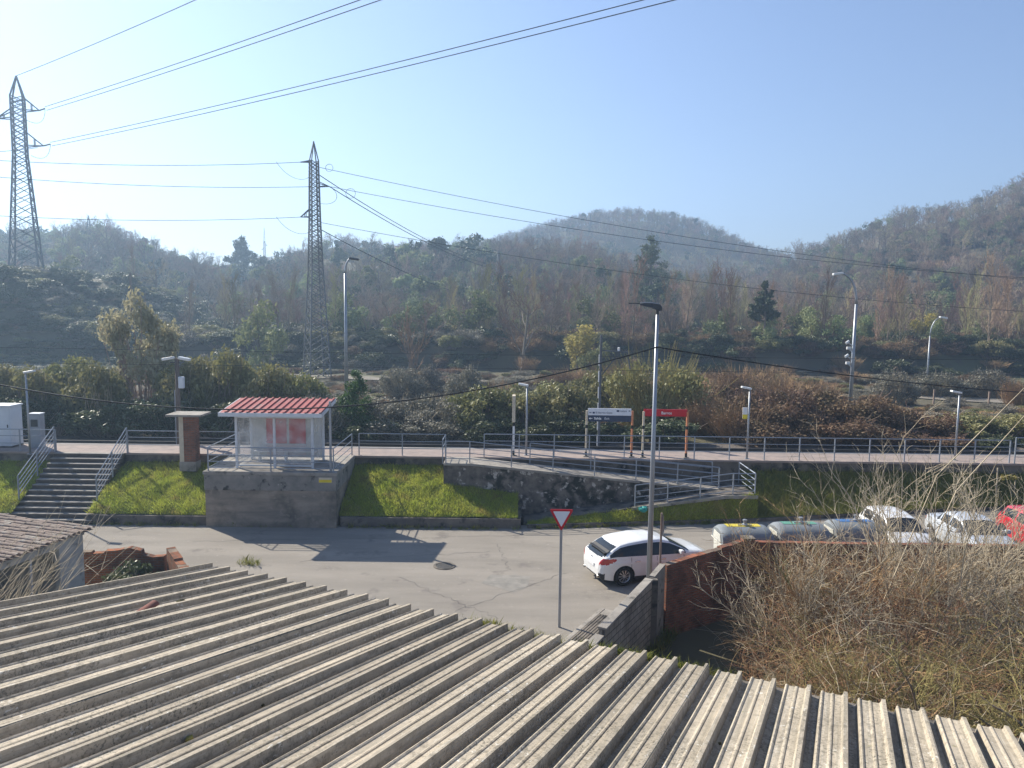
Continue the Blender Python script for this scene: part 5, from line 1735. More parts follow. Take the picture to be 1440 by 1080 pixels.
YELL = [evergreen(330, 7.0, 5.0, 'leaf_yellow', leaf=.18, n=2600, low=.15)]

def combined(th_me, cr_me):
    """one mesh with both materials, for the far woods"""
    nv, nf = [], []
    me = bpy.data.meshes.new('far_tree')
    bm = bmesh.new()
    bm.from_mesh(th_me)
    k = len(bm.faces)
    bm.from_mesh(cr_me)
    bm.faces.ensure_lookup_table()
    for i in range(k, len(bm.faces)):
        bm.faces[i].material_index = 1
    bm.to_mesh(me); bm.free()
    me.materials.append(th_me.materials[0]); me.materials.append(cr_me.materials[0])
    o = bpy.data.objects.new('far_tree', me)
    return o
far_objs = [combined(a, b_) for a, b_, _, _ in ROUNDS] + [combined(a, b_) for a, b_, _, _ in TALLS[:3]] + [combined(a, b_) for a, b_ in EVER] + [combined(a, b_) for a, b_ in MIST]
NR, NT = len(ROUNDS), 3

# ---- where trees stand
rngp = random.Random(11)
def visible(x, y):
    return abs(x) < .745 * y + 6
spots = []
def scatter(y0, y1, cell, accept):
    y = y0
    while y < y1:
        c = cell(y)
        half = .76 * y + 8
        x = -half
        while x < half:
            px_, py_ = x + rngp.uniform(-.5, .5) * c, y + rngp.uniform(-.5, .5) * c
            if visible(px_, py_) and accept(px_, py_):
                spots.append((px_, py_))
            x += c
        y += c
def in_field(x, y):
    """open meadow patches on the left ridge"""
    a = x / y
    return (225 < y < 262 and -.27 < a < -.15) or (200 < y < 235 and -.40 < a < -.33)
def acc_near(x, y):
    if x < -48 and y < 150: return False
    return not in_field(x, y)
scatter(108, 150, lambda y: 4.6, acc_near)
scatter(150, 300, lambda y: 6.6, lambda x, y: not in_field(x, y) and not (x < -60 and y < 165))
scatter(300, 420, lambda y: 8.0, lambda x, y: x / y > .12 or x / y < -.1)
scatter(430, 530, lambda y: 5.6, lambda x, y: -.25 < x / y < .48)
scatter(530, 560, lambda y: 7.0, lambda x, y: -.1 < x / y < .4)
spots.sort(key=lambda s: s[1])

def pick(x, y):
    a = x / y
    q = rngp.random()
    n = mnoise.noise(Vector((x * .03, y * .03, 9)))
    if y < 150:
        if a > -.02:      # thin reddish saplings on the old bank
            if q < .34: return 'vase', rngp.randrange(3), rngp.uniform(.6, .95)
            if q < .76: return 'tall', rngp.choice((0, 0, 1, 2, 3, 4)), rngp.uniform(.75, 1.15)
            if q < .90: return 'round', rngp.randrange(5), rngp.uniform(.55, .75)
            return 'mist', rngp.randrange(2), rngp.uniform(.6, .9)
        if q < .3: return 'vase', rngp.randrange(3), rngp.uniform(.6, .9)
        if q < .5: return 'tall', rngp.choice((1, 2, 2, 4)), rngp.uniform(.7, 1.05)
        if q < .82: return 'round', rngp.randrange(5), rngp.uniform(.6, .85)
        return 'mist', rngp.randrange(2), rngp.uniform(.6, 1.0)
    if a > .2 and y < 430:
        if q < .04: return 'ever', rngp.randrange(3), rngp.uniform(.6, .9)
        if q < .12: return 'mist', rngp.randrange(2), rngp.uniform(.8, 1.1)
        return 'round', rngp.randrange(5), rngp.uniform(.75, 1.05)
    if y > 425: return ('round', rngp.randrange(5), rngp.uniform(.75, 1.0)) if q < .93 else ('ever', rngp.randrange(3), rngp.uniform(.6, .9))
    if n > .30 and y < 480: return ('mist', rngp.randrange(2), rngp.uniform(.9, 1.3)) if a > -.1 and q < .6 else ('ever', rngp.randrange(3), rngp.uniform(.7, 1.1))
    if q < .08: return 'ever', rngp.randrange(3), rngp.uniform(.6, 1.0)
    if q < .22: return 'mist', rngp.randrange(2), rngp.uniform(.7, 1.2)
    if q < .32: return 'tall', rngp.randrange(3), rngp.uniform(.8, 1.0)
    return 'round', rngp.randrange(5), rngp.uniform(.75, 1.1)

counts = {}
far = []
LIM = 290
def tree_obj(name, label, cat, group, pair, x, y, z, s, rz, sz=None):
    t = empty(name, label, cat, (x, y, z), rz, group)
    t.scale = (s, s, sz or s)
    link('trunk', pair[0], t); link('crown', pair[1], t)
    return t
for x, y in spots:
    kind, i, s = pick(x, y)
    z = ground_h(x, y) - .15
    rz = rngp.random() * 6.283
    sz = s * rngp.uniform(.9, 1.15)
    key = {'tall': 'sapling', 'round': 'bare', 'vase': 'vase'}.get(kind, 'leafy')
    c = counts.get(key, 0)
    if y < 160 and c < LIM:
        counts[key] = c + 1
        east = x / y > -.02
        if kind == 'tall':
            tree_obj('bare_sapling', 'thin bare ' + ('reddish' if east else 'grey') + ' sapling in the crowded wood on the old bank', 'tree',
                     'thin bare ' + ('reddish' if east else 'grey') + ' saplings on the old bank', TALLS[i], x, y, z, s, rz, sz)
        elif kind == 'vase':
            tree_obj('bare_tree', 'forked vase shaped bare ' + ('winter' if east else 'bluish') + ' tree on the old bank', 'tree',
                     'vase shaped bare ' + ('winter' if east else 'bluish') + ' trees on the old bank', VASES[i], x, y, z, s, rz, sz)
        elif kind == 'round':
            tree_obj('bare_tree', 'spreading bare ' + ('winter' if east else 'bluish') + ' tree among saplings on the old bank', 'tree',
                     'spreading bare ' + ('winter' if east else 'bluish') + ' trees on the old bank', ROUNDS[i], x, y, z, s, rz, sz)
        else:
            tree_obj('leafy_tree', 'small grey green leafy tree among bare saplings on the old bank', 'tree', 'grey green leafy trees on the old bank', (MIST if kind == 'mist' else EVER)[i], x, y, z, s, rz, sz)
    else:
        idx = {'round': 0, 'vase': 0, 'tall': NR, 'ever': NR + NT, 'mist': NR + NT + 3}[kind] + (i % NT if kind == 'tall' else i)
        far.append((x, y, z, s, rz, sz, idx))

def scatter_group(objs):
    ng = bpy.data.node_groups.new('woods_scatter', 'GeometryNodeTree')
    ng.interface.new_socket('Geometry', in_out='INPUT', socket_type='NodeSocketGeometry')
    ng.interface.new_socket('Geometry', in_out='OUTPUT', socket_type='NodeSocketGeometry')
    gi, go = ng.nodes.new('NodeGroupInput'), ng.nodes.new('NodeGroupOutput')
    inst = ng.nodes.new('GeometryNodeInstanceOnPoints')
    inst.inputs['Pick Instance'].default_value = True
    jn = ng.nodes.new('GeometryNodeJoinGeometry')
    for o in reversed(objs):
        oi = ng.nodes.new('GeometryNodeObjectInfo')
        oi.inputs['Object'].default_value = o
        oi.inputs['As Instance'].default_value = True
        ng.links.new(oi.outputs['Geometry'], jn.inputs[0])
    ng.links.new(gi.outputs[0], inst.inputs['Points'])
    ng.links.new(jn.outputs[0], inst.inputs['Instance'])
    for nm_, ty_, sock in (('idx', 'INT', 'Instance Index'), ('rot', 'FLOAT_VECTOR', 'Rotation'), ('scl', 'FLOAT_VECTOR', 'Scale')):
        na = ng.nodes.new('GeometryNodeInputNamedAttribute')
        na.data_type = ty_
        na.inputs['Name'].default_value = nm_
        ng.links.new(na.outputs['Attribute'], inst.inputs[sock])
    ng.links.new(inst.outputs[0], go.inputs[0])
    return ng
woods_ng = scatter_group(far_objs)
def woods(name, label, recs):
    me = bpy.data.meshes.new(name)
    me.from_pydata([r[:3] for r in recs], [], [])
    a = me.attributes.new('idx', 'INT', 'POINT'); a.data.foreach_set('value', [r[6] for r in recs])
    a = me.attributes.new('rot', 'FLOAT_VECTOR', 'POINT'); a.data.foreach_set('vector', [c for r in recs for c in (0, 0, r[4])])
    a = me.attributes.new('scl', 'FLOAT_VECTOR', 'POINT'); a.data.foreach_set('vector', [c for r in recs for c in (r[3], r[3], r[5])])
    o = link(name, me)
    md = o.modifiers.new('scatter', 'NODES')
    md.node_group = woods_ng
    return tag(o, label, 'woods', kind='stuff')
W1 = [r for r in far if r[1] >= 430]
W2 = [r for r in far if r[1] < 430 and r[0] / r[1] > .22]
W3 = [r for r in far if r[1] < 430 and r[0] / r[1] <= .22]
woods('dome_woods', 'hazy blue woods covering the far rounded hill', W1)
woods('slope_woods', 'grey brown bare woods covering the steep near hillside', W2)
woods('ridge_woods', 'blue hazy mixed woods covering the long low ridge', W3)
print('TREES', counts, len(far))

# ---- single trees that stand out
def stand(u, vb, vt, y):
    """foot and height of a tree seen between rows vb (or ground) and vt"""
    a = at(u, vt, y=y)
    z = ground_h(a.x, y) - .15
    return a.x, y, z, a.z - z

def pine(label, u, vt, y, wfac, seed, layers=9, dense=420, leaf=.35, gap=.3):
    x, y, z, h = stand(u, 0, vt, y)
    rng = np.random.default_rng(seed); r = random.Random(seed)
    t = empty('pine_tree', label, 'tree', (x, y, z), 0)
    th = MB().tube([(0, 0, -.3), (r.gauss(0, .1), 0, h * .5), (0, 0, h * .97)], [h * .022, h * .015, h * .004], 7)
    cs, rd = [], []
    for k in range(layers):
        q = gap + (1 - gap) * k / (layers - 1)
        wd = wfac * h * max(0.0, 1 - q) ** .75 * r.uniform(.8, 1.15) + .03 * h
        m_ = 8 if q < .85 else 4
        for j in range(m_):
            a = r.random() * 6.283
            rr_ = wd * r.uniform(.55, 1.0)
            tip = Vector((rr_ * math.cos(a), rr_ * math.sin(a), h * q + r.gauss(0, .022) * h + .12 * rr_))
            root_ = Vector((0, 0, h * q - .05 * h))
            th.tube([root_, tip], [h * .006, h * .002], 4)
            for t_ in (.45, .75, 1.0):
                c = root_.lerp(tip, t_)
                cs.append(tuple(c + rv(r, .012 * h))); rd.append(h * wfac * (.085 + .05 * (1 - q)) * r.uniform(.7, 1.25))
    cs, rd = np.array(cs), np.array(rd)
    V, F = leaf_cloud(rng, cs, rd, dense * 3 * layers, leaf * .55, shell=.1)
    V[:, 2] += 0.0
    link('trunk', mesh_from(th, 'trunk', M['bark']), t); link('crown', np_mesh('crown', V, F, M['leaf_ever']), t)
    return t
pine('big dark layered pine standing clear below the wooded dome', 916, 336, 165, .46, 1, gap=.3)
pine('smaller round headed pine above the bare saplings, near the curved lamp with cameras', 1076, 402, 107, .42, 2, layers=7, gap=.5, leaf=.3)
pine('tall domed pine on the skyline of the long ridge', 340, 335, 262, .55, 3, layers=6, gap=.55, leaf=.55)
pine('dark pointed cypress below the ridge close to the middle pylon', 474, 345, 205, .16, 4, layers=11, gap=.08, leaf=.4, dense=300)
pine('dark bushy pine below the ridge left of the two broad dark crowns', 552, 352, 205, .26, 5, layers=8, gap=.2, leaf=.4)
def big_tree(name, label, pair, u, vt, y, hproto, widen=1.0, dx=0):
    x, y, z, h = stand(u, 0, vt, y)
    s = h / hproto
    return tree_obj(name, label, 'tree', None, pair, x + dx, y, z, s * widen, random.Random(u).random() * 6, s)
big_tree('evergreen_tree', 'broad dark rounded crown on the ridge, the one nearer the bushy pine', EVER[0], 612, 336, 215, 9.2, 1.25)
big_tree('evergreen_tree', 'broad dark rounded crown on the ridge, the one nearer the dome hill', EVER[2], 660, 330, 225, 9.2, 1.2)
for u, vt, y, i, w_, lab in ((104, 306, 235, 0, 1.15, 'wide bare crown on the skyline next to the hazy pylon'), (165, 310, 230, 1, 1.25, 'broad bare oak on the skyline beside the hazy pylon'), (232, 345, 240, 3, 1.2, 'low rounded bare crown on the skyline beyond the broad oak'),
                         (275, 347, 245, 4, 1.2, 'lower bare crown on the skyline just before the dip'), (730, 330, 240, 2, 1.0, 'bare tree on the skyline under the shoulder of the dome')):
    big_tree('bare_tree', lab, ROUNDS[i][:2], u, vt, y, 11.5, w_)
th, tn, _ = tree_proto('round', 555, 11)
lone = (mesh_from(th, 'trunk', M['bark']), mesh_from(tn, 'crown', M['twig_red']))
th, tn, _ = tree_proto('vase', 556, 11)
vase = (mesh_from(th, 'trunk', M['bark']), mesh_from(tn, 'crown', M['twig_red']))
big_tree('bare_tree', 'bare brownish vase shaped tree alone on the waste ground behind the platform', vase, 575, 393, 74, 10.0, 1.05)
big_tree('bare_tree', 'bare fan shaped tree at the foot of the old bank near the pale pylon', lone, 735, 385, 99, 10.0, .95)
big_tree('leafy_tree', 'yellow green leafing tree behind the catenary mast', YELL[0], 812, 456, 92, 6.6, 1.0)
big_tree('leafy_tree', 'ochre topped small tree among saplings next to the far curved lamp', YELL[0], 1302, 440, 112, 6.6, .9)
big_tree('leafy_tree', 'pale grey green young tree between the blossoming shrub and the middle pylon', MIST[0], 362, 430, 88, 6.4, .7)
big_tree('leafy_tree', 'dark green ivy covered tree beneath the yellow green one', MIST[1], 835, 488, 82, 6.4, .8)

# ------------------------------------------------------------------ shrubs behind the platform
def bush_mesh(seed, m_leaf, n, leaf, nl=24, w=2.0, h=2.6, m_stem='twig_grey', nst=90, shell=.55, stem_out=1.0, rs=.012):
    rng = np.random.default_rng(seed); r = random.Random(seed)
    cs = np.stack([rng.uniform(-w, w, nl) * .72, rng.uniform(-w, w, nl) * .5, rng.uniform(.25, .78, nl) * h], 1)
    cs[:, 2] *= 1 - .35 * (cs[:, 0] / w) ** 2
    rd = rng.uniform(.16, .44, nl) * w * .75
    V, F = leaf_cloud(rng, cs, rd, n, leaf, shell=shell)
    keep = V.reshape(-1, 4, 3)[:, :, 2].min(1) > -.1
    V = V.reshape(-1, 4, 3)[keep].reshape(-1, 3); F = np.arange(len(V)).reshape(-1, 4)
    st_ = MB()
    for k in range(nst):
        i = r.randrange(nl)
        c = Vector(cs[i]) + rv(r, rd[i] * .45 * stem_out)
        b0 = Vector((c.x * .35 + r.gauss(0, .2), c.y * .35, 0))
        mid = b0.lerp(c, .55) + rv(r, .12)
        e = c + (c - b0).normalized() * rd[i] * r.uniform(.3, .9) * stem_out
        st_.tube([b0, mid, c, e], [rs * 2, rs * 1.5, rs, rs * .5], 3, cap=False)
    return mesh_from(st_, 'stems', M[m_stem]), np_mesh('foliage', V, F, M[m_leaf])
def conifer_bush():
    rng = np.random.default_rng(70)
    nl = 46
    t = rng.random(nl) ** .8
    a = rng.random(nl) * 6.283
    rr_ = (1 - t) ** .6 * .62
    cs = np.stack([np.cos(a) * rr_, np.sin(a) * rr_, .15 + t * 2.65], 1)
    V, F = leaf_cloud(rng, cs, .15 + .28 * (1 - t) ** .7, 9000, .055, shell=.3)
    st_ = MB().tube([(0, 0, 0), (0, 0, 2.6)], [.05, .01], 5)
    return mesh_from(st_, 'stems', M['bark']), np_mesh('foliage', V, F, M['leaf_bright'])
BUSH = {
    'olive': [bush_mesh(1, 'leaf_olive', 6500, .085), bush_mesh(2, 'leaf_olive', 6500, .085)],
    'dark': [bush_mesh(3, 'leaf_dark', 6500, .085), bush_mesh(4, 'leaf_dark', 6000, .09)],
    'grey': [bush_mesh(5, 'leaf_grey', 5500, .075, m_stem='twig_pale', nst=160, rs=.010), bush_mesh(6, 'leaf_grey', 5500, .075, m_stem='twig_pale', nst=160, rs=.010)],
    'brown': [bush_mesh(7, 'leaf_brown', 5500, .075, m_stem='twig_red', nst=260, rs=.010, stem_out=1.15), bush_mesh(8, 'leaf_brown', 6000, .075, m_stem='twig_red', nst=260, rs=.010, stem_out=1.15)],
    'willow': [bush_mesh(9, 'leaf_olive', 4200, .07, m_stem='twig_yellow', nst=520, rs=.011, stem_out=1.35, shell=.3)],
    'pale': [bush_mesh(10, 'leaf_pale', 5200, .075, h=3.6, w=1.8, nst=90, shell=.5)],
    'bright': [conifer_bush()],
    'dry': [bush_mesh(12, 'leaf_brown', 1500, .06, m_stem='twig_dry', nst=520, rs=.010, stem_out=1.3, shell=.3)],
}
def bush(name, label, kind, u, vt, y, wpx, i=0, group=None, base=None):
    a = at(u, vt, y=y)
    z = (ground_h(a.x, y) if base is None else base) - .1
    h = max(.8, a.z - z) * 1.14
    sx = wpx / FPX * y / 3.6
    t = empty(name, label, 'shrub', (a.x, y, z), 0, group)
    pm = BUSH[kind][i % len(BUSH[kind])]
    hp = {'pale': 3.5, 'bright': 2.9}.get(kind, 2.75)
    wid = {'pale': .9, 'bright': .55}.get(kind, 1.0)
    t.scale = (sx / wid, max(.8, min(1.6, sx / wid)), h / hp)
    link('stems', pm[0], t); link('foliage', pm[1], t)
    return t
G1 = 'olive shrubs in the hedge behind the stairs'
for k, (u, v, wd, y, kd) in enumerate(((-20, 508, 110, 45.5, 'olive'), (45, 512, 110, 46.0, 'olive'), (95, 498, 105, 48.5, 'olive'), (135, 506, 110, 46, 'olive'))):
    bush('hedge_shrub', 'olive leaved shrub in the tall hedge behind the white cabinet and stairs', kd, u, v, y, wd, k, G1)
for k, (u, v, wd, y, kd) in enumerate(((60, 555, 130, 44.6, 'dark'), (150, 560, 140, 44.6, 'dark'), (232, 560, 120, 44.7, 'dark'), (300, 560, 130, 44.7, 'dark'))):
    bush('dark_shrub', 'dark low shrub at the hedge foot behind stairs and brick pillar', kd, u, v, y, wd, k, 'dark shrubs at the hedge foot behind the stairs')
bush('blossom_shrub', 'tall pale cream blossoming shrub rising above the hedge', 'pale', 192, 412, 50, 118, 0)
for k, (u, v, wd, y) in enumerate(((262, 498, 110, 47.5), (318, 488, 110, 48), (372, 508, 105, 47), (425, 522, 100, 48))):
    bush('olive_shrub', 'leafy olive green shrub behind the brick pillar and red roofed shelter', 'olive', u, v, y, wd, k, 'olive shrubs behind the shelter')
bush('grey_shrub', 'greyish shrub just behind the shelter roof edge, under the pylon foot', 'grey', 452, 552, 45.5, 90, 0)
bush('conifer_shrub', 'bright green upright conifer shrub beside the shelter roof', 'bright', 500, 531, 45.6, 70, 0)
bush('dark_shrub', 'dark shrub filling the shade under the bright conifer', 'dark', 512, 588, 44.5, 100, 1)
for k, (u, v, wd, y) in enumerate(((548, 560, 110, 47), (590, 558, 110, 47.5), (640, 560, 100, 46.5), (575, 582, 120, 45), (625, 588, 110, 44.8))):
    bush('bramble_shrub', 'grey silvery bramble behind the railing between conifer and ramp head', 'grey', u, v, y, wd, k, 'grey brambles between conifer and ramp')
for k, (u, v, wd, y) in enumerate(((680, 541, 120, 46.5), (735, 548, 110, 47), (790, 537, 120, 46.8))):
    bush('olive_shrub', 'leafy olive green shrub behind the ramp head, ahead of the direction sign', 'olive', u, v, y, wd, k, 'olive shrubs behind the ramp')
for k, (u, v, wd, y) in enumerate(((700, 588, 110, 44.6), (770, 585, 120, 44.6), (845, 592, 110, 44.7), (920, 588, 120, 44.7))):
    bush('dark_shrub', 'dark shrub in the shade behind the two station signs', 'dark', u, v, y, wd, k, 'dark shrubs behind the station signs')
bush('willow_shrub', 'big olive willow bush fanning out behind the red station sign', 'willow', 920, 492, 50, 140, 0)
for k, (u, v, wd, y) in enumerate(((1000, 556, 110, 48), (1040, 565, 100, 46))):
    bush('dry_shrub', 'dry straw coloured bush behind the lamp with the yellow notice', 'dry', u, v, y, wd, k, 'dry bushes behind the platform')
for k, (u, v, wd, y, i) in enumerate(((1075, 552, 120, 47, 0), (1130, 541, 130, 48, 1), (1190, 546, 130, 48, 0), (1250, 556, 120, 47.5, 1), (1300, 575, 110, 47, 0), (1095, 585, 130, 45, 1), (1170, 580, 140, 45, 0), (1240, 590, 130, 45, 1), (1310, 605, 110, 44.8, 0))):
    bush('bramble_mound', 'dark reddish brown bramble in the long mound under the camera lamp', 'brown', u, v, y, wd, i, 'brambles of the long reddish mound')
for k, (u, v, wd, y) in enumerate(((1365, 583, 110, 47), (1420, 578, 110, 48), (1470, 585, 100, 47))):
    bush('olive_shrub', 'green shrub behind the far end of the platform past the bramble mound', 'olive', u, v, y, wd, k, 'green shrubs at the far platform end')
for k, (u, v, wd, y) in enumerate(((1400, 612, 110, 45), (1340, 615, 90, 44.8))):
    bush('dark_shrub', 'dark shrub at the foot of the green shrubs by the platform end', 'dark', u, v, y, wd, k, 'dark shrubs at the platform end')
for k, (u, v, wd, y) in enumerate(((840, 520, 90, 56), (985, 530, 100, 58), (1040, 538, 90, 57), (1110, 530, 90, 60), (700, 548, 90, 56), (760, 534, 90, 58))):
    bush('thicket_shrub', 'straw and olive thicket shrub rising behind the front shrubs of the railway hedge', ('olive', 'dry', 'brown', 'dry', 'olive', 'olive')[k], u, v, y, wd, k, 'thicket shrubs behind the railway hedge')
rq = random.Random(19)
for k in range(26):
    u = 560 + k * 35 + rq.uniform(-12, 12)
    kd = rq.choice(('dry', 'olive', 'brown', 'dry', 'grey'))
    bush('waste_shrub', 'straggly shrub on the waste ground between railway hedge and old bank', kd, u, rq.uniform(512, 536), rq.uniform(62, 92), rq.uniform(50, 85), k, 'straggly shrubs on the waste ground')
# scrub on the waste ground and the face of the old bank
r = random.Random(5)
for k in range(46):
    u = r.uniform(180, 1470)
    y = r.uniform(99, 104)
    x = (u - 720) / FPX * y
    kd = r.choice(('dark', 'dark', 'brown', 'dry', 'dark')) if u > 600 else r.choice(('dark', 'dark', 'grey', 'brown'))
    z = ground_h(x, y) - .1
    t = empty('scrub', 'dark scrub bush clinging to the steep face of the old bank', 'shrub', (x, y, z), r.random() * 6, 'scrub on the old bank face')
    s = r.uniform(.7, 1.5); t.scale = (s * 1.4, s, s * r.uniform(.5, .9))
    pm = BUSH[kd][k % len(BUSH[kd])]
    link('stems', pm[0], t); link('foliage', pm[1], t)
for k in range(40):
    y = r.uniform(53, 96)
    u = r.uniform(380, 1480)
    x = (u - 720) / FPX * y
    if abs(y - (84 - .22 * x)) < 6: continue
    z = ground_h(x, y) - .1
    kd = r.choice(('dry', 'grey', 'dry', 'olive'))
    t = empty('weed_bush', 'low dry weedy bush on the waste ground by the gravel road', 'shrub', (x, y, z), r.random() * 6, 'weedy bushes on the waste ground')
    s = r.uniform(.4, .75); t.scale = (s * 1.3, s, s * .6)
    pm = BUSH[kd][0]
    link('stems', pm[0], t); link('foliage', pm[1], t)
# bushes on the shaded hillock
for k in range(34):
    y = r.uniform(94, 112)
    x = r.uniform(-.74 * y, -50)
    z = ground_h(x, y) - .1
    t = empty('hillock_shrub', 'dark shrub on the shaded slope of the pylon hillock', 'shrub', (x, y, z), r.random() * 6, 'shrubs on the pylon hillock')
    s = r.uniform(.4, .8); t.scale = (s * 1.2, s * 1.2, s * .7)
    pm = BUSH[r.choice(('dark', 'dark', 'olive', 'grey'))][0]
    link('stems', pm[0], t); link('foliage', pm[1], t)

ug_objs = []
for kd in ('dark', 'dark', 'brown', 'dry', 'grey', 'olive'):
    pm = BUSH[kd][-1 if len(ug_objs) == 1 else 0]
    ug_objs.append(combined(pm[0], pm[1]))
woods_ng2 = scatter_group(ug_objs)
def undergrowth(name, label, recs):
    global woods_ng
    keep = woods_ng; woods_ng = woods_ng2
    o = woods(name, label, recs)
    woods_ng = keep
    return o
ru = random.Random(31)
rec = []
for k in range(2600):
    y = 104 + 190 * ru.random() ** 1.5
    x = ru.uniform(-.75, .75) * y
    if in_field(x, y): continue
    s = ru.uniform(.5, 1.2) * (1 + (y - 104) / 160)
    rec.append((x, y, ground_h(x, y) - .2, s * 1.3, ru.random() * 6.28, s * ru.uniform(.6, 1.0), ru.choice((0, 0, 1, 2, 2, 3, 5) if x / y > -.05 else (0, 0, 1, 1, 4, 5))))
undergrowth('woodland_undergrowth', 'dark undergrowth and brambles between the tree trunks of the wooded slopes', rec)
rec = []
for k in range(900):
    y = ru.uniform(92, 116)
    x = ru.uniform(-.76 * y, -47)
    s = ru.uniform(.3, .7)
    rec.append((x, y, ground_h(x, y) - .15, s * 1.4, ru.random() * 6.28, s * .55, ru.choice((0, 0, 1, 1, 4, 5))))
undergrowth('hillock_scrub', 'dark low scrub covering the shaded slope of the pylon hillock', rec)
rec = []
for k in range(1500):
    y = ru.uniform(50, 103)
    x = ru.uniform(-.72, .75) * y
    if abs(y - (84 - .22 * x)) < 2.3: continue
    s = ru.uniform(.12, .42)
    rec.append((x, y, ground_h(x, y) - .06, s * 1.6, ru.random() * 6.28, s * ru.uniform(.5, .9), ru.choice((2, 3, 3, 4, 4, 5))))
undergrowth('waste_ground_weeds', 'dry low weeds covering the waste ground beyond the railway', rec)

# gravel road across the waste ground with its posts
mbg = MB()
for xa, xb in ((-34, 3), (40, 75)):
    rows = []
    for k in range(30):
        x = lerp(xa, xb, k / 29)
        yc = 84 - .22 * x
        wv = (1.0 + .3 * mnoise.noise(Vector((x * .3, 0, 0)))) * min(1, k / 3 + .1, (29 - k) / 3 + .1)
        rows.append([(x, yc + q * wv, ground_h(x, yc + q * wv) + .10) for q in (-2.0, -1.0, 0, 1.0, 2.0)])
    mbg.grid(rows)
tag(mbg.build('gravel_road', M['gravel'], flat=False), kind='structure')
for k in range(14):
    x = 8 + k * 4.6
    y = 79.5 - .22 * x
    fpst = MB().box((-.06, -.06, -.2), (.06, .06, 1.35)).build('fence_post', M['sign_back'], loc=(x, y, ground_h(x, y)))
    tag(fpst, 'thin fence post along the gravel road in the valley', 'post', 'fence posts along the gravel road')
wpo = empty('utility_pole', 'dark wooden pole on the hillock behind the blossoming shrub', 'pole', (at(184, 410, y=108).x, 108, ground_h(-55, 108) - .3))
MB().tube([(0, 0, 0), (0, 0, at(184, 384, y=108).z - ground_h(-55, 108) + .3)], [.22, .18], 8).build('pole', M['bark'], wpo)
MB().box((-.9, -.06, 2.2), (.15, .06, 2.35)).build('crossbar', M['bark'], wpo)
hs = at(575, 352, y=262)
fh = empty('farmhouse', 'small hazy farmhouse with a gable roof among trees on the ridge', 'house', (hs.x, 262, hs.z - 3.6), R(25))
MB().box((-4.5, -3, -3), (4.5, 3, 3)).build('wall', M['render_white'], fh)
MB().prism([(-4.9, -3.5, 2.9), (-4.9, 3.5, 2.9), (-4.9, 0, 5.0)], (9.8, 0, 0)).build('roof', M['tile'], fh)
for x in (-2.4, 0, 2.4):
    MB().box((x - .5, -3.03, .6), (x + .5, -2.99, 1.9)).build('window', M['car_glass'], fh)

# ------------------------------------------------------------------ right yard: tangled trees and brambles
YARD = dict(levels=5, split=2, seg=(4, 6, 5, 4, 3), wob=(.08, .12, .15, .16, .2), up=(.05, .03, .05, .08, .06), tip=.35, sides=(8, 6, 5, 4, 3), n=(7, 7, 5, 4), t0=(.3, .2, .15, .15),
            ang=(.95, .7, .7, .7), len=(1.25, .58, .5, .48), rr=(.5, .45, .5, .55), rmin=.0062)
def yard_tree(label, x, y, h, seed, lean=(0, 0), m='twig_pale', r0=.10, trunk=.42, spec=YARD):
    rng = random.Random(seed)
    th, tn, tips = MB(), MB(), []
    grow(rng, (0, 0, -.1), (lean[0], lean[1], 1), h * trunk, r0, 0, spec, th, tn, tips)
    t = empty('bare_tree', label, 'tree', (x, y, YG))
    link('trunk', mesh_from(th, 'trunk', M['bark']), t); link('branches', mesh_from(tn, 'branches', M[m]), t)
    return t
SPROUT = dict(levels=4, split=1, seg=(2, 7, 5, 3), wob=(.05, .10, .14, .2), up=(0, .055, .05, .04), tip=.3, sides=(8, 5, 4, 3), n=(18, 10, 6), t0=(.3, .18, .15), ang=(.62, .5, .6), len=(4.9, .40, .45), rr=(.30, .5, .55), rmin=.0062)
for lab, x, y, h, sd, ln_, m_, sp_ in (
        ('pale twiggy bare tree whose shoots cross the white parked car', 12.6, 20.6, 5.6, 21, (.05, .05), 'twig_pale', SPROUT),
        ('pale twiggy bare tree whose shoots cover the blue striped container', 11.2, 20.3, 5.4, 31, (-.15, .0), 'twig_pale', SPROUT),
        ('pale twiggy bare tree in front of the silver saloon', 14.9, 20.6, 5.2, 22, (.05, .05), 'twig_pale', SPROUT),
        ('pale twiggy bare tree close to the picture edge before the red car', 16.9, 20.8, 4.8, 32, (.1, .05), 'twig_pale', SPROUT),
        ('pale twiggy bare tree whose shoots cover the green striped container', 9.7, 20.6, 4.3, 41, (-.1, .05), 'twig_dry', SPROUT),
        ('low pale bare tree spreading against the corner pier of the brick wall', 8.4, 20.4, 3.6, 25, (-.25, .1), 'twig_pale', SPROUT)):
    yard_tree(lab, x, y, h, sd, ln_, m_, r0=.11, trunk=.24, spec=sp_)
yard_tree('olive barked bare fruit tree in the middle of the yard thicket', 8.4, 16.2, 4.4, 23, (-.15, .1), 'twig_dry', r0=.11)
yard_tree('leaning bare fruit tree nearest the roof edge and the picture edge', 10.6, 14.4, 5.0, 24, (.1, .0), 'twig_yellow', r0=.12)
yard_tree('dark limbed bare fruit tree between the roof edge and the thicket middle', 9.4, 14.9, 4.6, 27, (-.2, .1), 'twig_yellow', r0=.11)
yard_tree('bare fruit tree deep in the yard thicket before the long brick wall', 10.6, 18.2, 5.0, 26, (.0, .1), 'twig_pale', r0=.10)
yard_tree('grey bare fruit tree at the right hand end of the yard thicket', 13.2, 17.6, 5.0, 28, (.0, .1), 'twig_pale', r0=.10)

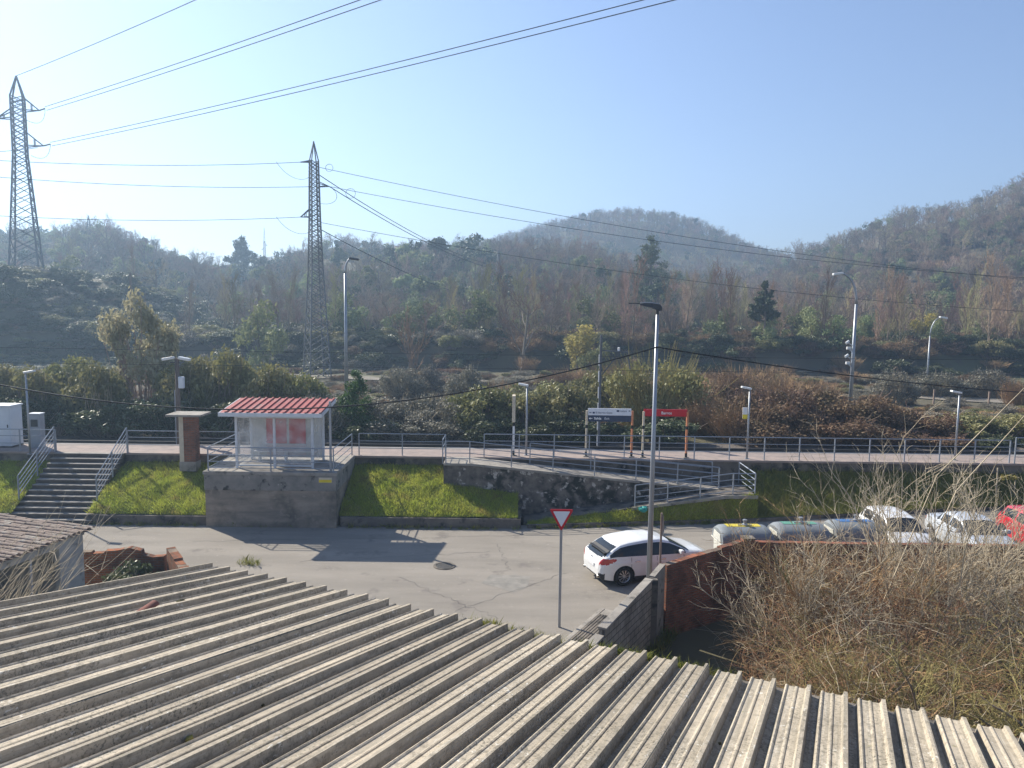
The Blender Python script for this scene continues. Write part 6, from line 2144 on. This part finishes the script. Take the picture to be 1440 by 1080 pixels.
def thicket(name, label, area, n, zfun, m, seed, r=.006, ln=(.5, 1.5), nseg=4):
    rng = np.random.default_rng(seed)
    pts = []
    while len(pts) < n:
        x, y = area(rng)
        zt = zfun(x, y)
        if zt > YG + .1: pts.append((x, y, zt))
    B = np.array(pts)
    z0 = YG + (B[:, 2] - YG) * rng.random(n) ** .55
    p = np.stack([B[:, 0], B[:, 1], z0], 1)
    d = rng.normal(size=(n, 3)); d[:, 2] = np.abs(d[:, 2]) * .8
    d /= np.linalg.norm(d, axis=1)[:, None]
    L = rng.uniform(*ln, n)
    rad = r * rng.uniform(.6, 1.6, n)
    Vs, Fs = [], []
    ring = []
    q = p.copy()
    for k in range(nseg + 1):
        o1 = np.cross(d, np.array([.3, .2, 1.0])); o1 /= np.linalg.norm(o1, axis=1)[:, None] + 1e-9
        o2 = np.cross(d, o1)
        rr_ = (rad * (1 - .7 * k / nseg))[:, None]
        ring.append(np.stack([q + rr_ * (o1 * math.cos(a) + o2 * math.sin(a)) for a in (0, 2.094, 4.189)], 1))
        q = q + d * (L / nseg)[:, None]
        d = d + rng.normal(0, .22, (n, 3)); d[:, 2] -= .10
        d /= np.linalg.norm(d, axis=1)[:, None]
    V = np.stack(ring, 1)                      # n, nseg+1, 3, 3
    base = (np.arange(n) * (nseg + 1) * 3)[:, None, None]
    kk_ = (np.arange(nseg) * 3)[None, :, None]
    F = []
    for a in range(3):
        b2 = (a + 1) % 3
        F.append(np.concatenate([base + kk_ + a, base + kk_ + b2, base + kk_ + 3 + b2, base + kk_ + 3 + a], 2))
    F = np.stack(F, 2).reshape(-1, 4)
    return tag(link(name, np_mesh(name, V.reshape(-1, 3), F, M[m])), label, 'brambles', kind='stuff')
def mound(x, y):
    zt = YG + 1.25 + .75 * smooth(13.5, 17, y) + 1.25 * smooth(15, 20.5, y) * smooth(6.5, 11, x) + .5 * mnoise.noise(Vector((x * .45, y * .45, 1))) + .35 * mnoise.noise(Vector((x * 1.2, y * 1.2, 4)))
    zt -= 2.6 * (1 - smooth(5.0, 7.2, x - .15 * (y - 15)))
    zt -= 1.4 * smooth(21.5, 24.5, y)
    return zt
def area_all(rng):
    y = rng.uniform(10.2, 24.3)
    return rng.uniform(4.4, .74 * y + 3.5), y
def area_front(rng):
    y = rng.uniform(10.0, 18.0)
    return rng.uniform(5.2, .74 * y + 3.0), y
thicket('bramble_thicket', 'dense tan tangle of dry brambles filling the yard', area_all, 8000, mound, 'twig_dry', 1, .006)
thicket('olive_thicket', 'olive green bramble stems mixed through the dry tangle near the roof', area_front, 8000, mound, 'twig_yellow', 2, .006)
thicket('pale_thicket', 'pale dry canes standing in the yard tangle', area_all, 3200, lambda x, y: mound(x, y) + .35, 'twig_pale', 3, .007, (.6, 1.6))
thicket('reddish_thicket', 'reddish dry stems at the shaded side of the yard tangle', lambda g: (g.uniform(5.6, 12), g.uniform(13, 21)), 2600, mound, 'twig_rust', 4, .006)
# young canes rising from the street edge on the far side
t = empty('cane_clump', 'clump of slender pale canes sprouting high in front of the far platform end', 'shrub', (14.6, 20.2, YG))
rr = random.Random(9)
mb = MB()
for k in range(34):
    a = rr.uniform(-.5, .5); h = rr.uniform(3.5, 6.8)
    p = [Vector((rr.gauss(0, .7), rr.gauss(0, .5), 0))]
    d = Vector((a, rr.gauss(0, .2), 1)).normalized()
    for q in range(6):
        p.append(p[-1] + d * h / 6); d = (d + rv(rr, .07)).normalized()
    mb.tube(p, [.014 * (1 - .13 * q) for q in range(7)], 4, cap=False)
for ua, va, ub, vb in ((1318, 668, 1446, 540), (1345, 690, 1452, 572)):
    a = at(ua, va, y=19.5) - Vector(t.location); b_ = at(ub, vb, y=19.0) - Vector(t.location)
    mb.tube([Vector((a.x - 1.6, 0, .2)), a, a.lerp(b_, .5) + Vector((.03, 0, .03)), b_], [.02, .014, .012, .008], 4, cap=False)
link('canes', mesh_from(mb, 'canes', M['twig_pale']), t)

# ---- left yard: dark shrub in the ruin and bare stems at the picture edge
t = empty('ruin_shrub', 'dark glossy shrub growing inside the broken brick walls', 'shrub', (-12.5, 23.9, YG))
pm = bush_mesh(60, 'leaf_dark', 6500, .065, w=1.15, h=2.3, nst=90, nl=26)
link('stems', pm[0], t); link('foliage', pm[1], t)
t = empty('weed_shrub', 'pale straggly weeds low in the ruined yard beside the shed roof', 'shrub', (-11.6, 22.4, YG))
pm2 = bush_mesh(61, 'leaf_olive', 2200, .05, w=1.4, h=1.3, nst=120, m_stem='twig_pale', stem_out=1.3)
link('stems', pm2[0], t); link('foliage', pm2[1], t)
t = empty('bare_shrub', 'bundle of bare pale stems leaning out in front of the old white shed', 'shrub', (-12.4, 16.9, YG))
mb = MB()
for k in range(85):
    d = Vector((rr.uniform(.1, .9), rr.uniform(-.1, .6), rr.uniform(.7, 1.3))).normalized()
    p = [Vector((rr.gauss(-1.3, .6), rr.gauss(0, .6), 0.6))]
    L = rr.uniform(2.8, 5.6)
    for q in range(6):
        p.append(p[-1] + d * L / 6); d = (d + rv(rr, .07) + Vector((.03, 0, -.02))).normalized()
    mb.tube(p, [rr.uniform(.009, .016) * (1 - .13 * q) for q in range(7)], 3, cap=False)
    for c in range(3):
        b0 = p[rr.randrange(2, 6)]
        d2 = (d + rv(rr, .45)).normalized()
        mb.tube([b0, b0 + d2 * .35, b0 + d2 * .7 + rv(rr, .05)], [.007, .005, .003], 3, cap=False)
link('stems', mesh_from(mb, 'stems', M['twig_pale']), t)
# stakes and a yellow bloom clump on the far bank
for u, v0, v1, lab in ((1401, 658, 695, 'thin wooden stake standing in the shaded bank under the far railing'), (1426, 672, 697, 'crooked stake under the yellow flowering sprig')):
    a = at(u, v1, y=34.4); b_ = at(u + 2, v0, y=34.4)
    tag(MB().tube([a - Vector((0, 0, .3)), b_], .03, 6).build('stake', M['twig_pale']), lab, 'stake')
a = at(1419, 672, y=34.4)
t = empty('yellow_sprig', 'small yellow flowering sprig on the shaded bank near the red car', 'plant', tuple(a))
V, F = leaf_cloud(np.random.default_rng(4), np.array([[-.25, 0, 0], [0, 0, .03], [.25, 0, 0]]), np.array([.14, .13, .12]), 260, .06)
link('foliage', np_mesh('foliage', V, F, M['leaf_yellow']), t)
MB().tube([(0.2, 0, -.9), (.15, 0, -.4), (0, 0, 0)], .012, 4).build('stem', M['twig_pale'], t)
cr = at(905, 713, y=32.3)
tc_ = empty('plastic_bag', 'crumpled teal plastic bag lying on the grass by the lower ramp', 'bag', (cr.x, 32.3, low_z(cr.x) - .12))
bm = bmesh.new(); bmesh.ops.create_icosphere(bm, subdivisions=3, radius=.2)
for vv in bm.verts:
    vv.co *= 1 + .5 * mnoise.noise(vv.co * 9); vv.co.z *= .6
me = bpy.data.meshes.new('bag'); bm.to_mesh(me); bm.free(); me.materials.append(M['teal']); link('bag', me, tc_, (0, 0, .08))

# ------------------------------------------------------------------ air
hz = bpy.data.materials.new('haze_air')
hz.use_nodes = True
hn = hz.node_tree
hn.nodes.remove(hn.nodes['Principled BSDF'])
pv = hn.nodes.new('ShaderNodeVolumePrincipled')
pv.inputs['Color'].default_value = (0.50, 0.72, 1.0, 1)
pv.inputs['Density'].default_value = 0.00105
pv.inputs['Anisotropy'].default_value = 0.42
hn.links.new(pv.outputs[0], hn.nodes['Material Output'].inputs['Volume'])
o = MB().box((-1150, -30, -3), (1150, 1010, 135)).build('haze', hz)
tag(o, kind='stuff')
